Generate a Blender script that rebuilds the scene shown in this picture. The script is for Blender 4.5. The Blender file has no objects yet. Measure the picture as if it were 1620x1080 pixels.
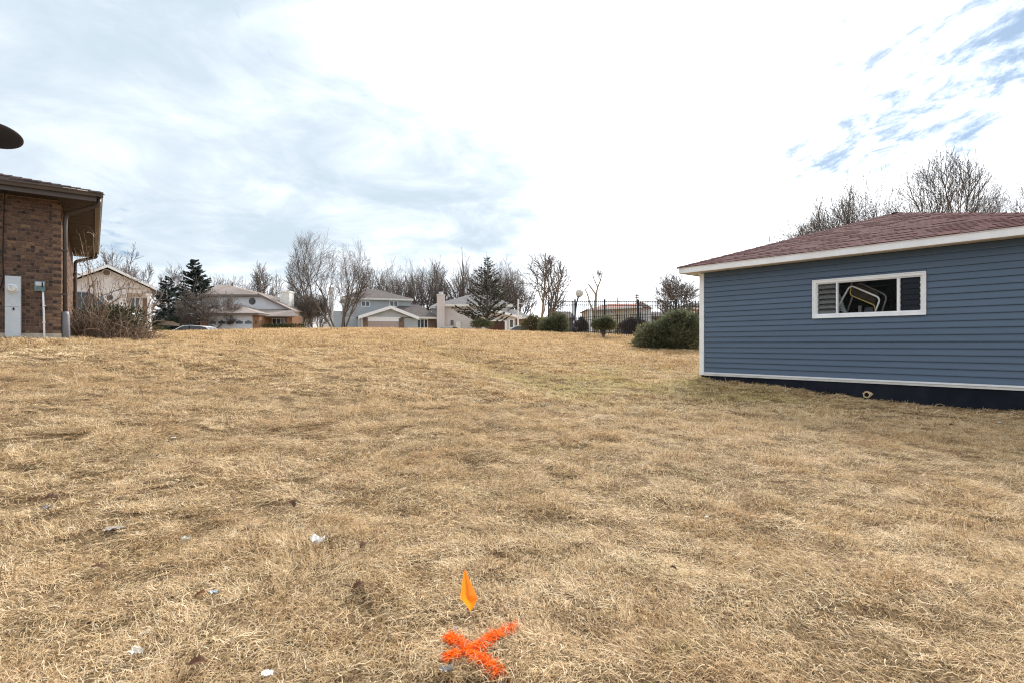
import bpy, bmesh, math, random
import numpy as np
from mathutils import Vector, Matrix, Euler, noise as mnoise

# ------------------------------------------------------------------ camera, world, sun, exposure
S = bpy.context.scene
COL = S.collection
F, CX, HY, E = 853.0, 810.0, 544.0, 1.25      # focal length in photo pixels, principal column, horizon row, eye height
cam_d = bpy.data.cameras.new('camera')
cam_d.sensor_width = 36.0
cam_d.lens = F / 1620 * 36.0
cam_d.shift_y = (HY - 540.0) / 1620
cam_d.clip_start = 0.05
cam_d.clip_end = 3000.0
cam_d.dof.use_dof = True
cam_d.dof.focus_distance = 9.0
cam_d.dof.aperture_fstop = 7.1
cam = bpy.data.objects.new('camera', cam_d)
COL.objects.link(cam)
cam.location = (0, 0, E)
cam.rotation_euler = (math.radians(90), 0, 0)
S.camera = cam

S.view_settings.view_transform = 'Standard'
S.view_settings.look = 'None'
S.view_settings.gamma = 1.0
S.view_settings.use_curve_mapping = False
S.view_settings.exposure = 0.64
S.cycles.filter_width = 1.2
S.cycles.use_denoising = True
S.cycles.denoiser = 'OPENIMAGEDENOISE'
S.cycles.denoising_input_passes = 'RGB_ALBEDO_NORMAL'
S.cycles.denoising_prefilter = 'NONE'     # keeps the single blades and twigs crisp
S.cycles.use_adaptive_sampling = False
S.cycles.sample_clamp_indirect = 1.2
S.cycles.max_bounces = 6
S.cycles.transparent_max_bounces = 8

SUN_AZ, SUN_EL = math.radians(27), math.radians(32)   # azimuth clockwise from +Y
sun_dir = Vector((math.sin(SUN_AZ) * math.cos(SUN_EL), math.cos(SUN_AZ) * math.cos(SUN_EL), math.sin(SUN_EL)))
sl = bpy.data.lights.new('sun', 'SUN')
sl.energy = 4.6
sl.angle = math.radians(12)
sl.color = (1.0, 0.965, 0.92)
so = bpy.data.objects.new('sun', sl)
COL.objects.link(so)
so.rotation_euler = (-sun_dir).to_track_quat('-Z', 'Y').to_euler()
so.location = (0, 0, 60)


def W(px, py, Z):
    return Vector(((px - CX) / F * Z, Z, E + (HY - py) / F * Z))


world = bpy.data.worlds.new('World')
S.world = world
world.use_nodes = True
nt = world.node_tree
nt.nodes.clear()


class NG:
    """small helper for writing node graphs"""
    def __init__(s, nt): s.nt = nt
    def n(s, typ, **kw):
        o = s.nt.nodes.new(typ)
        for k, v in kw.items():
            setattr(o, k, v)
        return o
    def put(s, sock, v):
        if isinstance(v, bpy.types.NodeSocket): s.nt.links.new(v, sock)
        elif v is not None:
            if isinstance(v, (tuple, list)) and len(v) == 3 and sock.type == 'RGBA': v = (*v, 1)
            sock.default_value = v
    def math(s, op, a, b=None, c=None, clamp=False):
        o = s.n('ShaderNodeMath', operation=op, use_clamp=clamp)
        for i, v in enumerate((a, b, c)): s.put(o.inputs[i], v) if v is not None else None
        return o.outputs[0]
    def vmath(s, op, a, b=None, out=0):
        o = s.n('ShaderNodeVectorMath', operation=op)
        s.put(o.inputs[0], a)
        if b is not None: s.put(o.inputs[1], b)
        return o.outputs[out]
    def noise(s, vec, scale, detail=4, rough=0.55, dist=0.0, color=False):
        o = s.n('ShaderNodeTexNoise')
        if vec is not None: s.put(o.inputs['Vector'], vec)
        s.put(o.inputs['Scale'], scale); s.put(o.inputs['Detail'], detail)
        s.put(o.inputs['Roughness'], rough); s.put(o.inputs['Distortion'], dist)
        return o.outputs['Color' if color else 'Fac']
    def mix(s, f, a, b, kind='MIX'):
        o = s.n('ShaderNodeMix', data_type='RGBA', blend_type=kind)
        s.put(o.inputs[0], f); s.put(o.inputs[6], a); s.put(o.inputs[7], b)
        return o.outputs[2]
    def step(s, v, a, b, lo=0.0, hi=1.0):
        o = s.n('ShaderNodeMapRange', interpolation_type='SMOOTHSTEP')
        s.put(o.inputs[0], v); s.put(o.inputs[1], a); s.put(o.inputs[2], b); s.put(o.inputs[3], lo); s.put(o.inputs[4], hi)
        return o.outputs[0]
    def ramp(s, f, stops, const=False):
        o = s.n('ShaderNodeValToRGB')
        cr = o.color_ramp
        cr.interpolation = 'CONSTANT' if const else 'LINEAR'
        while len(cr.elements) < len(stops): cr.elements.new(0.5)
        for e, (p, c) in zip(cr.elements, stops):
            e.position = p; e.color = (*c, 1)
        s.put(o.inputs[0], f)
        return o.outputs[0]


g = NG(nt)
sky = g.n('ShaderNodeTexSky', sky_type='NISHITA')
sky.sun_disc = False
sky.sun_elevation = SUN_EL
sky.sun_rotation = SUN_AZ
sky.air_density = 1.0
sky.dust_density = 1.0
tc = g.n('ShaderNodeTexCoord')
D = g.vmath('NORMALIZE', tc.outputs['Generated'])
sx = g.n('ShaderNodeSeparateXYZ'); g.put(sx.inputs[0], D)
zz = g.math('ADD', g.math('MAXIMUM', sx.outputs[2], 0.0), 0.16)
cp = g.n('ShaderNodeCombineXYZ')
g.put(cp.inputs[0], g.math('DIVIDE', sx.outputs[0], zz)); g.put(cp.inputs[1], g.math('DIVIDE', sx.outputs[1], zz))
P2 = cp.outputs[0]


n_warp = g.noise(P2, 1.7, 5, 0.6, 0.0, True)
Dw = g.vmath('ADD', D, g.vmath('MULTIPLY', g.vmath('SUBTRACT', n_warp, (0.5, 0.5, 0.5)), (0.22, 0.22, 0.16)))


def blob(px, py, r0, r1):
    d = (W(px, py, 1) - Vector((0, 0, E))).normalized()
    dist = g.vmath('DISTANCE', Dw, tuple(d), out=1)
    return g.step(dist, r0, r1, 1.0, 0.0)


def madd(lst):
    a = lst[0]
    for b in lst[1:]: a = g.math('MAXIMUM', a, b)
    return a


n_big = g.noise(P2, 0.9, 5, 0.55, 0.3)
n_mid = g.noise(g.vmath('ADD', P2, (7.3, 2.1, 0)), 2.2, 7, 0.62, 0.5)
rot = g.n('ShaderNodeMapping'); g.put(rot.inputs[0], P2)
rot.inputs['Scale'].default_value = (1.6, 0.85, 1)
n_fine = g.noise(rot.outputs[0], 6.5, 10, 0.70, 0.35)
# thicker grey bellies of the overcast
gm = madd([blob(90, 160, 0.15, 0.55), blob(330, 150, 0.1, 0.42), blob(760, 325, 0.06, 0.24), blob(660, 300, 0.08, 0.28), blob(540, 280, 0.08, 0.32), blob(430, 320, 0.05, 0.28),
           g.math('MULTIPLY', blob(960, 300, 0.0, 0.14), 0.45), g.math('MULTIPLY', blob(1560, 290, 0.0, 0.18), 0.55), g.math('MULTIPLY', blob(330, 20, 0.0, 0.3), 0.8)])
behind = g.step(sx.outputs[1], -0.1, 0.35, 0.55, 0.0)
gm = g.math('MAXIMUM', gm, behind)
gn = g.math('ADD', g.math('MULTIPLY', n_big, 0.4), g.math('MULTIPLY', n_mid, 0.6))
gv = g.math('ADD', g.math('MULTIPLY', gm, 0.72), g.math('MULTIPLY', g.math('SUBTRACT', gn, 0.5), 1.5))
grey = g.step(gv, 0.08, 0.88)
# a streaky break that runs overhead, and small holes, show the blue
px2 = g.n('ShaderNodeSeparateXYZ'); g.put(px2.inputs[0], g.vmath('ADD', P2, g.vmath('MULTIPLY', g.vmath('SUBTRACT', n_warp, (0.5, 0.5, 0.5)), (0.5, 0.5, 0))))
band = g.step(g.math('ABSOLUTE', g.math('SUBTRACT', px2.outputs[0], 1.12)), 0.0, 0.50, 1.0, 0.0)
band = g.math('MULTIPLY', band, g.step(px2.outputs[1], 2.5, 1.6, 0.0, 1.0))
band = g.math('MULTIPLY', band, g.step(px2.outputs[1], -0.6, 0.3, 0.0, 1.0))
bm = madd([band, g.math('MULTIPLY', blob(1345, 45, 0.0, 0.12), 0.75), g.math('MULTIPLY', blob(1180, 320, 0, 0.09), 0.6), g.math('MULTIPLY', blob(1490, 190, 0, 0.18), 0.9), g.math('MULTIPLY', blob(1300, 240, 0, 0.12), 0.9), g.math('MULTIPLY', blob(185, 360, 0, 0.05), 0.6)])
bv = g.math('ADD', g.math('MULTIPLY', bm, 0.46), g.math('ADD', g.math('MULTIPLY', n_fine, 1.05), g.math('MULTIPLY', n_mid, 0.3)))
blue = g.step(bv, 0.79, 1.22, 0.0, 1.0)
# brightness of the cloud sheet: brightest round the hidden sun
dsun = g.vmath('DISTANCE', D, tuple(sun_dir), out=1)
glow = g.step(dsun, 0.0, 1.15, 1.0, 0.0)
whiteK = g.math('ADD', 9.0, g.math('MULTIPLY', glow, 9.0))
wcol = g.vmath('SCALE', (1.0, 1.0, 1.0)); wcol.node.inputs[0].default_value = (0.955, 0.985, 1.02); g.put(wcol.node.inputs[3], whiteK)
gcol = (4.35, 5.15, 5.85)
cloud = g.mix(grey, wcol, gcol)
bluec = g.mix(0.88, g.vmath('SCALE', sky.outputs[0]), (1.9, 3.1, 4.7))
bluec.node.inputs[6].links[0].from_node.inputs[3].default_value = 1.0
skyc = g.mix(blue, cloud, bluec)
below = g.step(sx.outputs[2], -0.12, -0.02, 1.0, 0.0)
skyc = g.mix(below, skyc, (2.0, 1.7, 1.2))
bg = g.n('ShaderNodeBackground'); g.put(bg.inputs[0], skyc); bg.inputs[1].default_value = 0.1
out = g.n('ShaderNodeOutputWorld'); nt.links.new(bg.outputs[0], out.inputs[0])

# ------------------------------------------------------------------ helpers
WM = {}


def empty(name, loc, rz=0.0, scale=1.0):
    o = bpy.data.objects.new(name, None)
    COL.objects.link(o)
    o.empty_display_size = 0.2
    o.location = loc; o.rotation_euler = (0, 0, rz); o.scale = (scale,) * 3
    WM[o.name] = Matrix.Translation(Vector(loc)) @ Matrix.Rotation(rz, 4, 'Z') @ Matrix.Scale(scale, 4)
    return o


def tag(o, label=None, cat=None, group=None, kind=None):
    if label: o['label'] = label
    if cat: o['category'] = cat
    if group: o['group'] = group
    if kind: o['kind'] = kind
    return o


class MB:
    """collects faces in world space; build() links them as one mesh object"""
    def __init__(s): s.v = []; s.f = []; s.t = []; s.m = []; s.tone = 0.5; s.mi = 0
    def face(s, pts):
        b = len(s.v); s.v += [tuple(p) for p in pts]; s.f.append(tuple(range(b, b + len(pts)))); s.t.append(s.tone); s.m.append(s.mi)
    def add(s, verts, faces):
        b = len(s.v); s.v += [tuple(p) for p in verts]
        for f in faces:
            s.f.append(tuple(i + b for i in f)); s.t.append(s.tone); s.m.append(s.mi)
        return s
    def hexa(s, p):           # 8 points: bottom ring 0-3, top ring 4-7
        return s.add(p, [(3, 2, 1, 0), (4, 5, 6, 7), (0, 1, 5, 4), (1, 2, 6, 5), (2, 3, 7, 6), (3, 0, 4, 7)])
    def box(s, x0, x1, y0, y1, z0, z1, fr=None):
        p = [(x0, y0, z0), (x1, y0, z0), (x1, y1, z0), (x0, y1, z0), (x0, y0, z1), (x1, y0, z1), (x1, y1, z1), (x0, y1, z1)]
        if fr: p = [fr(*q) for q in p]
        return s.hexa(p)
    def prism(s, poly, ax, a0, a1, fr=None):
        """extrude a 2-D outline; ax = 'x','y','z' is the extrusion axis"""
        def mk(q, a):
            q = {'x': (a, q[0], q[1]), 'y': (q[0], a, q[1]), 'z': (q[0], q[1], a)}[ax]
            return fr(*q) if fr else q
        n = len(poly)
        v = [mk(q, a0) for q in poly] + [mk(q, a1) for q in poly]
        return s.add(v, [tuple(range(n))[::-1], tuple(range(n, 2 * n))] + [(i, (i + 1) % n, n + (i + 1) % n, n + i) for i in range(n)])
    def tube(s, pts, rad, n=6, cap=True):
        pts = [Vector(p) for p in pts]
        if not isinstance(rad, (list, tuple)): rad = [rad] * len(pts)
        b = len(s.v); ref = None
        for i, p in enumerate(pts):
            d = (pts[min(i + 1, len(pts) - 1)] - pts[max(i - 1, 0)])
            if d.length < 1e-9: d = Vector((0, 0, 1))
            d.normalize()
            if ref is None: ref = d.orthogonal().normalized()
            u = (ref - d * ref.dot(d))
            u = u.normalized() if u.length > 1e-6 else d.orthogonal().normalized()
            ref = u; w = d.cross(u)
            for k in range(n):
                a = 2 * math.pi * k / n
                s.v.append(tuple(p + (u * math.cos(a) + w * math.sin(a)) * rad[i]))
        for i in range(len(pts) - 1):
            for k in range(n):
                a = b + i * n + k; c = b + i * n + (k + 1) % n
                s.f.append((a, c, c + n, a + n)); s.t.append(s.tone); s.m.append(s.mi)
        if cap:
            s.f.append(tuple(range(b, b + n))[::-1]); s.f.append(tuple(range(b + (len(pts) - 1) * n, b + len(pts) * n)))
            s.t += [s.tone] * 2; s.m += [s.mi] * 2
        return s
    def disc(s, c, nrm, r, n=20, r2=None, depth=0.0):
        nrm = Vector(nrm).normalized(); u = nrm.orthogonal().normalized(); w = nrm.cross(u); c = Vector(c)
        a = [c + (u * math.cos(2 * math.pi * k / n) + w * math.sin(2 * math.pi * k / n)) * r for k in range(n)]
        b = [q - nrm * depth for q in a]
        return s.add(a + b, [tuple(range(n)), tuple(range(2 * n - 1, n - 1, -1))] + [(k, n + k, n + (k + 1) % n, (k + 1) % n) for k in range(n)])
    def build(s, name, mat, parent=None, smooth=False, bevel=None, label=None, stuff=False):
        me = bpy.data.meshes.new(name)
        v = s.v
        o = bpy.data.objects.new(name, me)
        COL.objects.link(o)
        if parent is not None:
            o.parent = parent
            inv = WM[parent.name].inverted()
            v = [tuple(inv @ Vector(p)) for p in v]
            WM[o.name] = WM[parent.name].copy()
        else:
            WM[o.name] = Matrix.Identity(4)
        me.from_pydata(v, [], s.f)
        for m in (mat if isinstance(mat, (list, tuple)) else [mat]): me.materials.append(m)
        if isinstance(mat, (list, tuple)): me.polygons.foreach_set('material_index', s.m)
        if len(set(s.t)) > 1 or s.t and s.t[0] != 0.5:
            at = me.attributes.new('tone', 'FLOAT', 'FACE'); at.data.foreach_set('value', s.t)
        if smooth: me.polygons.foreach_set('use_smooth', [True] * len(me.polygons))
        if bevel:
            bm = bmesh.new(); bm.from_mesh(me); bmesh.ops.remove_doubles(bm, verts=bm.verts, dist=1e-5)
            bmesh.ops.bevel(bm, geom=bm.edges[:], offset=bevel, segments=2, affect='EDGES', profile=0.6); bm.to_mesh(me); bm.free()
        if label: o['label'] = label
        if stuff: o['kind'] = 'stuff'
        me.update()
        return o


def mat(name, col, rough=0.8, var=0.0, vscale=6.0, bump=0.0, bscale=40.0, spec=0.3, metal=0.0, col2=None, tones=None, trans=0.0, stretch=None, rnd=0.0):
    m = bpy.data.materials.new(name); m.use_nodes = True
    g = NG(m.node_tree); b = m.node_tree.nodes['Principled BSDF']
    geo = g.n('ShaderNodeNewGeometry'); pos = geo.outputs['Position']
    if stretch:
        mp = g.n('ShaderNodeMapping'); g.put(mp.inputs[0], pos); mp.inputs['Scale'].default_value = stretch; pos = mp.outputs[0]
    c = col
    if tones:
        at = g.n('ShaderNodeAttribute', attribute_name='tone')
        c = g.ramp(at.outputs['Fac'], tones)
    if var:
        nz = g.noise(pos, vscale, 5, 0.6)
        k = g.step(nz, 0.3, 0.7, 1 - var, 1 + var)
        sc = g.vmath('SCALE', (1, 1, 1)); g.put(sc.node.inputs[0], c if not isinstance(c, tuple) else tuple(c)); g.put(sc.node.inputs[3], k)
        c = sc
        if col2:
            n2 = g.noise(pos, vscale * 0.31, 4, 0.65, 0.6)
            c = g.mix(g.step(n2, 0.48, 0.72), c, col2)
    if rnd:
        oi = g.n('ShaderNodeObjectInfo')
        k = g.math('ADD', 1 - rnd, g.math('MULTIPLY', oi.outputs['Random'], 2 * rnd))
        sc = g.vmath('SCALE', (1, 1, 1)); g.put(sc.node.inputs[0], c); g.put(sc.node.inputs[3], k); c = sc
    g.put(b.inputs['Base Color'], c)
    b.inputs['Roughness'].default_value = rough
    b.inputs['Specular IOR Level'].default_value = spec
    b.inputs['Metallic'].default_value = metal
    if bump:
        bp = g.n('ShaderNodeBump'); bp.inputs['Strength'].default_value = bump; bp.inputs['Distance'].default_value = 0.02
        g.put(bp.inputs['Height'], g.noise(pos, bscale, 5, 0.6)); g.put(b.inputs['Normal'], bp.outputs[0])
    if trans:
        tr = g.n('ShaderNodeBsdfTranslucent'); g.put(tr.inputs[0], c)
        mx = g.n('ShaderNodeMixShader'); mx.inputs[0].default_value = trans
        o = m.node_tree.nodes['Material Output']
        m.node_tree.links.new(b.outputs[0], mx.inputs[1]); m.node_tree.links.new(tr.outputs[0], mx.inputs[2]); m.node_tree.links.new(mx.outputs[0], o.inputs[0])
    return m


M = {}
M['siding'] = mat('blue_siding', (0.078, 0.121, 0.184), 0.5, 0.05, 1.3, 0.06, 160, 0.35, stretch=(1, 1, 6), rnd=0.03)
M['white'] = mat('white_trim', (0.76, 0.79, 0.83), 0.45, 0.05, 5.0, spec=0.4)
M['white_dirty'] = mat('weathered_white', (0.66, 0.66, 0.64), 0.6, 0.1, 4.0)
M['soffit_tan'] = mat('raw_soffit', (0.50, 0.38, 0.24), 0.8, 0.12, 8.0)
M['navy'] = mat('navy_foundation', (0.009, 0.0125, 0.020), 0.8, 0.25, 3.0, 0.35, 30, col2=(0.016, 0.02, 0.029), spec=0.15)
M['shingle'] = mat('red_shingles', None, 0.95, 0.12, 60, 0.2, 220, 0.05, tones=[(0, (0.046, 0.013, 0.014)), (0.5, (0.074, 0.021, 0.022)), (1, (0.102, 0.030, 0.031))])
M['shingle_dark'] = mat('brown_shingles', None, 0.95, 0.16, 60, 0.5, 220, 0.1, tones=[(0, (0.045, 0.032, 0.032)), (1, (0.10, 0.07, 0.068))])
M['dark'] = mat('dark_interior', (0.012, 0.011, 0.011), 0.9, 0.2, 2.0)
M['brick'] = mat('brown_brick', None, 0.9, 0.2, 28, 0.5, 120, 0.2, tones=[(0.0, (0.045, 0.034, 0.032)), (0.2, (0.078, 0.052, 0.045)), (0.45, (0.130, 0.083, 0.064)), (0.7, (0.172, 0.112, 0.082)), (1.0, (0.26, 0.16, 0.09))])
M['mortar'] = mat('mortar', (0.25, 0.195, 0.165), 0.95, 0.15, 20, 0.4, 200)
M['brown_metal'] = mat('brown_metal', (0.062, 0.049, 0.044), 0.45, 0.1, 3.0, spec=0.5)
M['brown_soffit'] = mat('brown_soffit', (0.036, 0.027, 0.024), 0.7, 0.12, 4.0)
M['concrete'] = mat('concrete', (0.42, 0.39, 0.33), 0.9, 0.18, 6.0, 0.4, 60)
M['galv'] = mat('galvanised_paint', (0.46, 0.52, 0.58), 0.5, 0.06, 4.0, spec=0.5)
M['grey_plastic'] = mat('grey_plastic', (0.16, 0.165, 0.19), 0.5, 0.08, 4.0)
M['pvc'] = mat('white_conduit', (0.72, 0.74, 0.78), 0.5, 0.05, 4.0)
M['teal_box'] = mat('teal_grey_box', (0.10, 0.16, 0.18), 0.4, 0.25, 25.0, spec=0.5)
M['black'] = mat('black_metal', (0.012, 0.013, 0.016), 0.45, 0.1, 3.0, spec=0.4)
M['rubber'] = mat('black_rubber', (0.014, 0.014, 0.014), 0.9)
M['dish'] = mat('dish_grey', (0.055, 0.058, 0.065), 0.55, 0.1, 3.0)
M['steel'] = mat('white_tube', (0.84, 0.85, 0.85), 0.35, 0.05, 5.0, spec=0.5)
M['steel_grey'] = mat('grey_tube', (0.26, 0.24, 0.23), 0.4, 0.1, 5.0, spec=0.5)
M['yellow_rim'] = mat('yellow_piping', (0.55, 0.40, 0.12), 0.6, 0.1, 9.0)
M['cushion'] = mat('brown_cushion', (0.035, 0.024, 0.014), 0.9, 0.3, 14.0)
M['ribbed'] = mat('grey_ribbed', (0.30, 0.33, 0.34), 0.7, 0.12, 9.0)
M['cream'] = mat('cream_siding', (0.62, 0.64, 0.68), 0.8, 0.05, 1.0)
M['cream2'] = mat('pinkish_stucco', (0.56, 0.525, 0.515), 0.85, 0.06, 1.0)
M['greyside'] = mat('grey_siding', (0.38, 0.42, 0.45), 0.8, 0.05, 1.0)
M['beige'] = mat('beige_siding', (0.58, 0.53, 0.42), 0.8, 0.06, 1.0)
M['lilac'] = mat('pale_stucco', (0.64, 0.635, 0.66), 0.85, 0.1, 2.0)
M['roof_tan'] = mat('tan_shingle_roof', (0.28, 0.235, 0.21), 0.95, 0.14, 2.0, 0.4, 8, 0.1)
M['roof_grey'] = mat('grey_shingle_roof', (0.115, 0.10, 0.095), 0.95, 0.16, 2.0, 0.4, 8, 0.1)
M['roof_slate'] = mat('slate_shingle_roof', (0.17, 0.165, 0.165), 0.95, 0.14, 2.0, 0.4, 8, 0.1)
M['roof_red'] = mat('red_tile_roof', (0.30, 0.13, 0.10), 0.95, 0.14, 2.0, 0.4, 8, 0.1)
M['far_brick'] = mat('orange_brick', (0.27, 0.155, 0.095), 0.9, 0.25, 4.0, 0.3, 20)
M['far_brick2'] = mat('brown_grey_brick', (0.19, 0.135, 0.105), 0.9, 0.25, 4.0, 0.3, 20)
M['door_white'] = mat('white_garage_door', (0.58, 0.61, 0.66), 0.6, 0.04, 1.0)
M['door_pink'] = mat('mauve_garage_door', (0.40, 0.33, 0.31), 0.6, 0.04, 1.0)
M['door_red'] = mat('maroon_garage_door', (0.075, 0.028, 0.022), 0.6, 0.06, 1.0)
M['trim_brown'] = mat('brown_fascia', (0.16, 0.13, 0.115), 0.7, 0.06, 1.0)
M['silver'] = mat('silver_paint', (0.66, 0.68, 0.71), 0.28, 0.02, 1.0, spec=0.6, metal=0.1)
M['white_car'] = mat('white_car_paint', (0.62, 0.64, 0.66), 0.28, 0.02, 1.0, spec=0.6)
M['dark_car'] = mat('dark_car_paint', (0.03, 0.03, 0.035), 0.25, 0.02, 1.0, spec=0.6)
M['grey_car'] = mat('grey_car_paint', (0.16, 0.165, 0.17), 0.28, 0.02, 1.0, spec=0.6, metal=0.3)
M['wood_fence'] = mat('weathered_fence', (0.26, 0.21, 0.16), 0.9, 0.2, 3.0)
M['asphalt'] = mat('asphalt', (0.055, 0.055, 0.055), 0.95, 0.15, 1.0, 0.3, 40)
M['drive'] = mat('concrete_drive', (0.36, 0.34, 0.31), 0.95, 0.12, 1.0)
M['wood_pole'] = mat('pole_wood', (0.13, 0.10, 0.08), 0.9, 0.2, 3.0)
M['globe'] = mat('frosted_globe', (0.62, 0.62, 0.60), 0.35, 0.04, 2.0, trans=0.35)
M['orange'] = mat('orange_vinyl', (0.95, 0.30, 0.02), 0.5, 0.03, 20, trans=0.45)
M['yellow'] = mat('yellow_vinyl', (0.85, 0.52, 0.01), 0.5, trans=0.3)
M['paper'] = mat('white_litter', (0.74, 0.72, 0.69), 0.7, 0.12, 30, 0.3, 60)
M['paper_tan'] = mat('stained_litter', (0.55, 0.50, 0.42), 0.8, 0.2, 40, 0.3, 60)
M['litter_grey'] = mat('grey_plastic_scrap', (0.26, 0.24, 0.225), 0.7, 0.15, 30)
M['litter_blue'] = mat('pale_blue_scrap', (0.38, 0.46, 0.52), 0.5, 0.1, 30)
M['litter_teal'] = mat('teal_scrap', (0.05, 0.30, 0.27), 0.5, 0.1, 30)
M['bottle'] = mat('green_glass', (0.035, 0.075, 0.055), 0.15, 0.1, 20, spec=0.6)
M['leaf'] = mat('dead_oak_leaf', None, 0.85, 0.2, 60, tones=[(0, (0.07, 0.035, 0.022)), (1, (0.21, 0.105, 0.055))], trans=0.2)


def glass_mat(name, tint, rough=0.08):
    m = mat(name, tint, rough, spec=0.7)
    return m


M['pane'] = glass_mat('window_glass', (0.045, 0.06, 0.068))
M['pane_dark'] = glass_mat('dark_glass', (0.015, 0.018, 0.022))
M['louvre_glass'] = mat('screened_glass', (0.010, 0.014, 0.022), 0.35, 0.6, 60, 0.3, 90, 0.15)
M['louvre_open'] = mat('dusty_louvre', (0.10, 0.105, 0.105), 0.35, 0.3, 30, spec=0.6)
M['bark'] = mat('grey_bark', (0.115, 0.10, 0.092), 0.95, 0.25, 3.0, 0.3, 12)
M['bark_tan'] = mat('tan_bark', (0.26, 0.205, 0.15), 0.95, 0.2, 3.0)
M['twig'] = mat('twigs', (0.122, 0.100, 0.087), 0.95, 0.2, 2.0)
M['twig_tan'] = mat('straw_canes', None, 0.9, 0.2, 9.0, tones=[(0, (0.13, 0.085, 0.06)), (0.6, (0.24, 0.165, 0.115)), (1, (0.46, 0.37, 0.28))])
M['juniper'] = mat('juniper_sprays', None, 0.85, 0.15, 5.0, tones=[(0, (0.05, 0.058, 0.032)), (0.45, (0.115, 0.128, 0.072)), (0.8, (0.185, 0.180, 0.105)), (1, (0.28, 0.22, 0.13))], trans=0.4, spec=0.15)
M['juniper_brown'] = mat('bronzed_juniper', None, 0.85, 0.15, 5.0, tones=[(0, (0.08, 0.072, 0.036)), (0.5, (0.18, 0.155, 0.078)), (1, (0.28, 0.215, 0.115))], trans=0.4, spec=0.15)
M['spruce'] = mat('blue_spruce_needles', None, 0.85, 0.15, 3.0, tones=[(0, (0.028, 0.042, 0.038)), (1, (0.105, 0.130, 0.115))], trans=0.25, spec=0.15)
M['larch'] = mat('thin_conifer_needles', None, 0.9, 0.15, 3.0, tones=[(0, (0.026, 0.030, 0.022)), (1, (0.075, 0.072, 0.054))], trans=0.1, spec=0.1)
M['yew'] = mat('evergreen_core', None, 0.85, 0.15, 5.0, tones=[(0, (0.02, 0.028, 0.012)), (1, (0.065, 0.075, 0.03))], trans=0.15, spec=0.15)
M['hedge'] = mat('bare_hedge_twigs', None, 0.9, 0.15, 5.0, tones=[(0, (0.03, 0.022, 0.022)), (1, (0.085, 0.062, 0.058))])

# ------------------------------------------------------------------ ground
CPT = np.array([(0,0,-1.26),(0,2.2,-1.25),(-2.5,2.2,-1.22),(2.5,2.2,-1.26),(-6,5,-.72),(5,4.5,-1.22),(0,-20,-1.5),(-22,-20,-1.2),(22,-20,-1.5),
(-9.2,11,.09),(-10.2,10.2,.08),(-9.7,13,.09),(-18.7,27,.50),(-14.4,29,.70),(-7.4,29,.81),(-.35,29,.67),(3.1,28.6,.53),(4.75,28,.37),(5.6,25,.08),(6.3,22.5,-.14),(6.6,19,-.42),
(4.58,13.06,-.80),(5.91,11.46,-.93),(6.82,10.36,-1.07),(8.23,8.67,-1.12),(11,5.5,-1.15),
(-28,48,.12),(-14,46,.15),(0,46,.15),(-24,34,.62),(-30,60,.5),(-18,80,1.1),(0,85,1.1),(9,50,.9),(7,36,.62),(25,30,.2),(14,20,-.4),(25,12,-.8),(-30,20,.5),(-28,5,.2),(12,70,1.0),(-45,60,.9),(40,60,.8),
(0,16,-.27),(-4,20,.2),(0,22.5,.24)], float)


def tpsU(r2): return np.where(r2 > 1e-9, r2 * np.log(np.maximum(r2, 1e-9)), 0.0)


_n = len(CPT)
_A = np.zeros((_n + 3, _n + 3)); _A[:_n, :_n] = tpsU(((CPT[:, None, :2] - CPT[None, :, :2]) ** 2).sum(-1)) + np.eye(_n)
_P = np.c_[np.ones(_n), CPT[:, :2]]; _A[:_n, _n:] = _P; _A[_n:, :_n] = _P.T
_w = np.linalg.solve(_A, np.r_[CPT[:, 2], 0, 0, 0])


def tps(x, y):
    o = _w[-3] + _w[-2] * x + _w[-1] * y
    for (a, b, _), c in zip(CPT, _w): o = o + c * tpsU((x - a) ** 2 + (y - b) ** 2)
    return o


def axis(lo, hi, parts, end_lo, end_hi, gr=1.12):
    """fine spacing between lo and hi, growing outwards"""
    a = []
    for (p0, p1, st) in parts: a += list(np.arange(p0, p1 - 1e-6, st))
    a.append(parts[-1][1])
    st = parts[-1][2]; v = a[-1]
    while v < end_hi: st *= gr; v += st; a.append(v)
    st = parts[0][2]; v = a[0]; pre = []
    while v > end_lo: st *= gr; v -= st; pre.append(v)
    return np.array(pre[::-1] + a)


GX = axis(0, 0, [(-12, 13, .11)], -900, 900)
GY = axis(0, 0, [(0.6, 15, .11), (15, 36, .3)], -300, 1200)
_X, _Y = np.meshgrid(GX, GY)
Rr = np.hypot(_X, _Y - 20)
_wt = np.clip((Rr - 55) / 45, 0, 1); _wt = _wt * _wt * (3 - 2 * _wt)
_far = np.where(_Y > 0, 1.1, -1.4)
_far = -1.4 + 2.5 * np.clip((_Y + 30) / 60, 0, 1)
_Z = E + (1 - _wt) * np.where(Rr < 101, tps(_X, _Y), 0) + _wt * _far


def vnoise(x, y, s, seed):
    """cheap smooth value noise on arrays"""
    rs = np.random.RandomState(seed); T = rs.rand(256, 256)
    u = x / s; v = y / s; i = np.floor(u).astype(int); j = np.floor(v).astype(int); fu = u - i; fv = v - j
    fu = fu * fu * (3 - 2 * fu); fv = fv * fv * (3 - 2 * fv)
    a = T[i & 255, j & 255]; b = T[(i + 1) & 255, j & 255]; c = T[i & 255, (j + 1) & 255]; d = T[(i + 1) & 255, (j + 1) & 255]
    return (a * (1 - fu) + b * fu) * (1 - fv) + (c * (1 - fu) + d * fu) * fv


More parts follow.
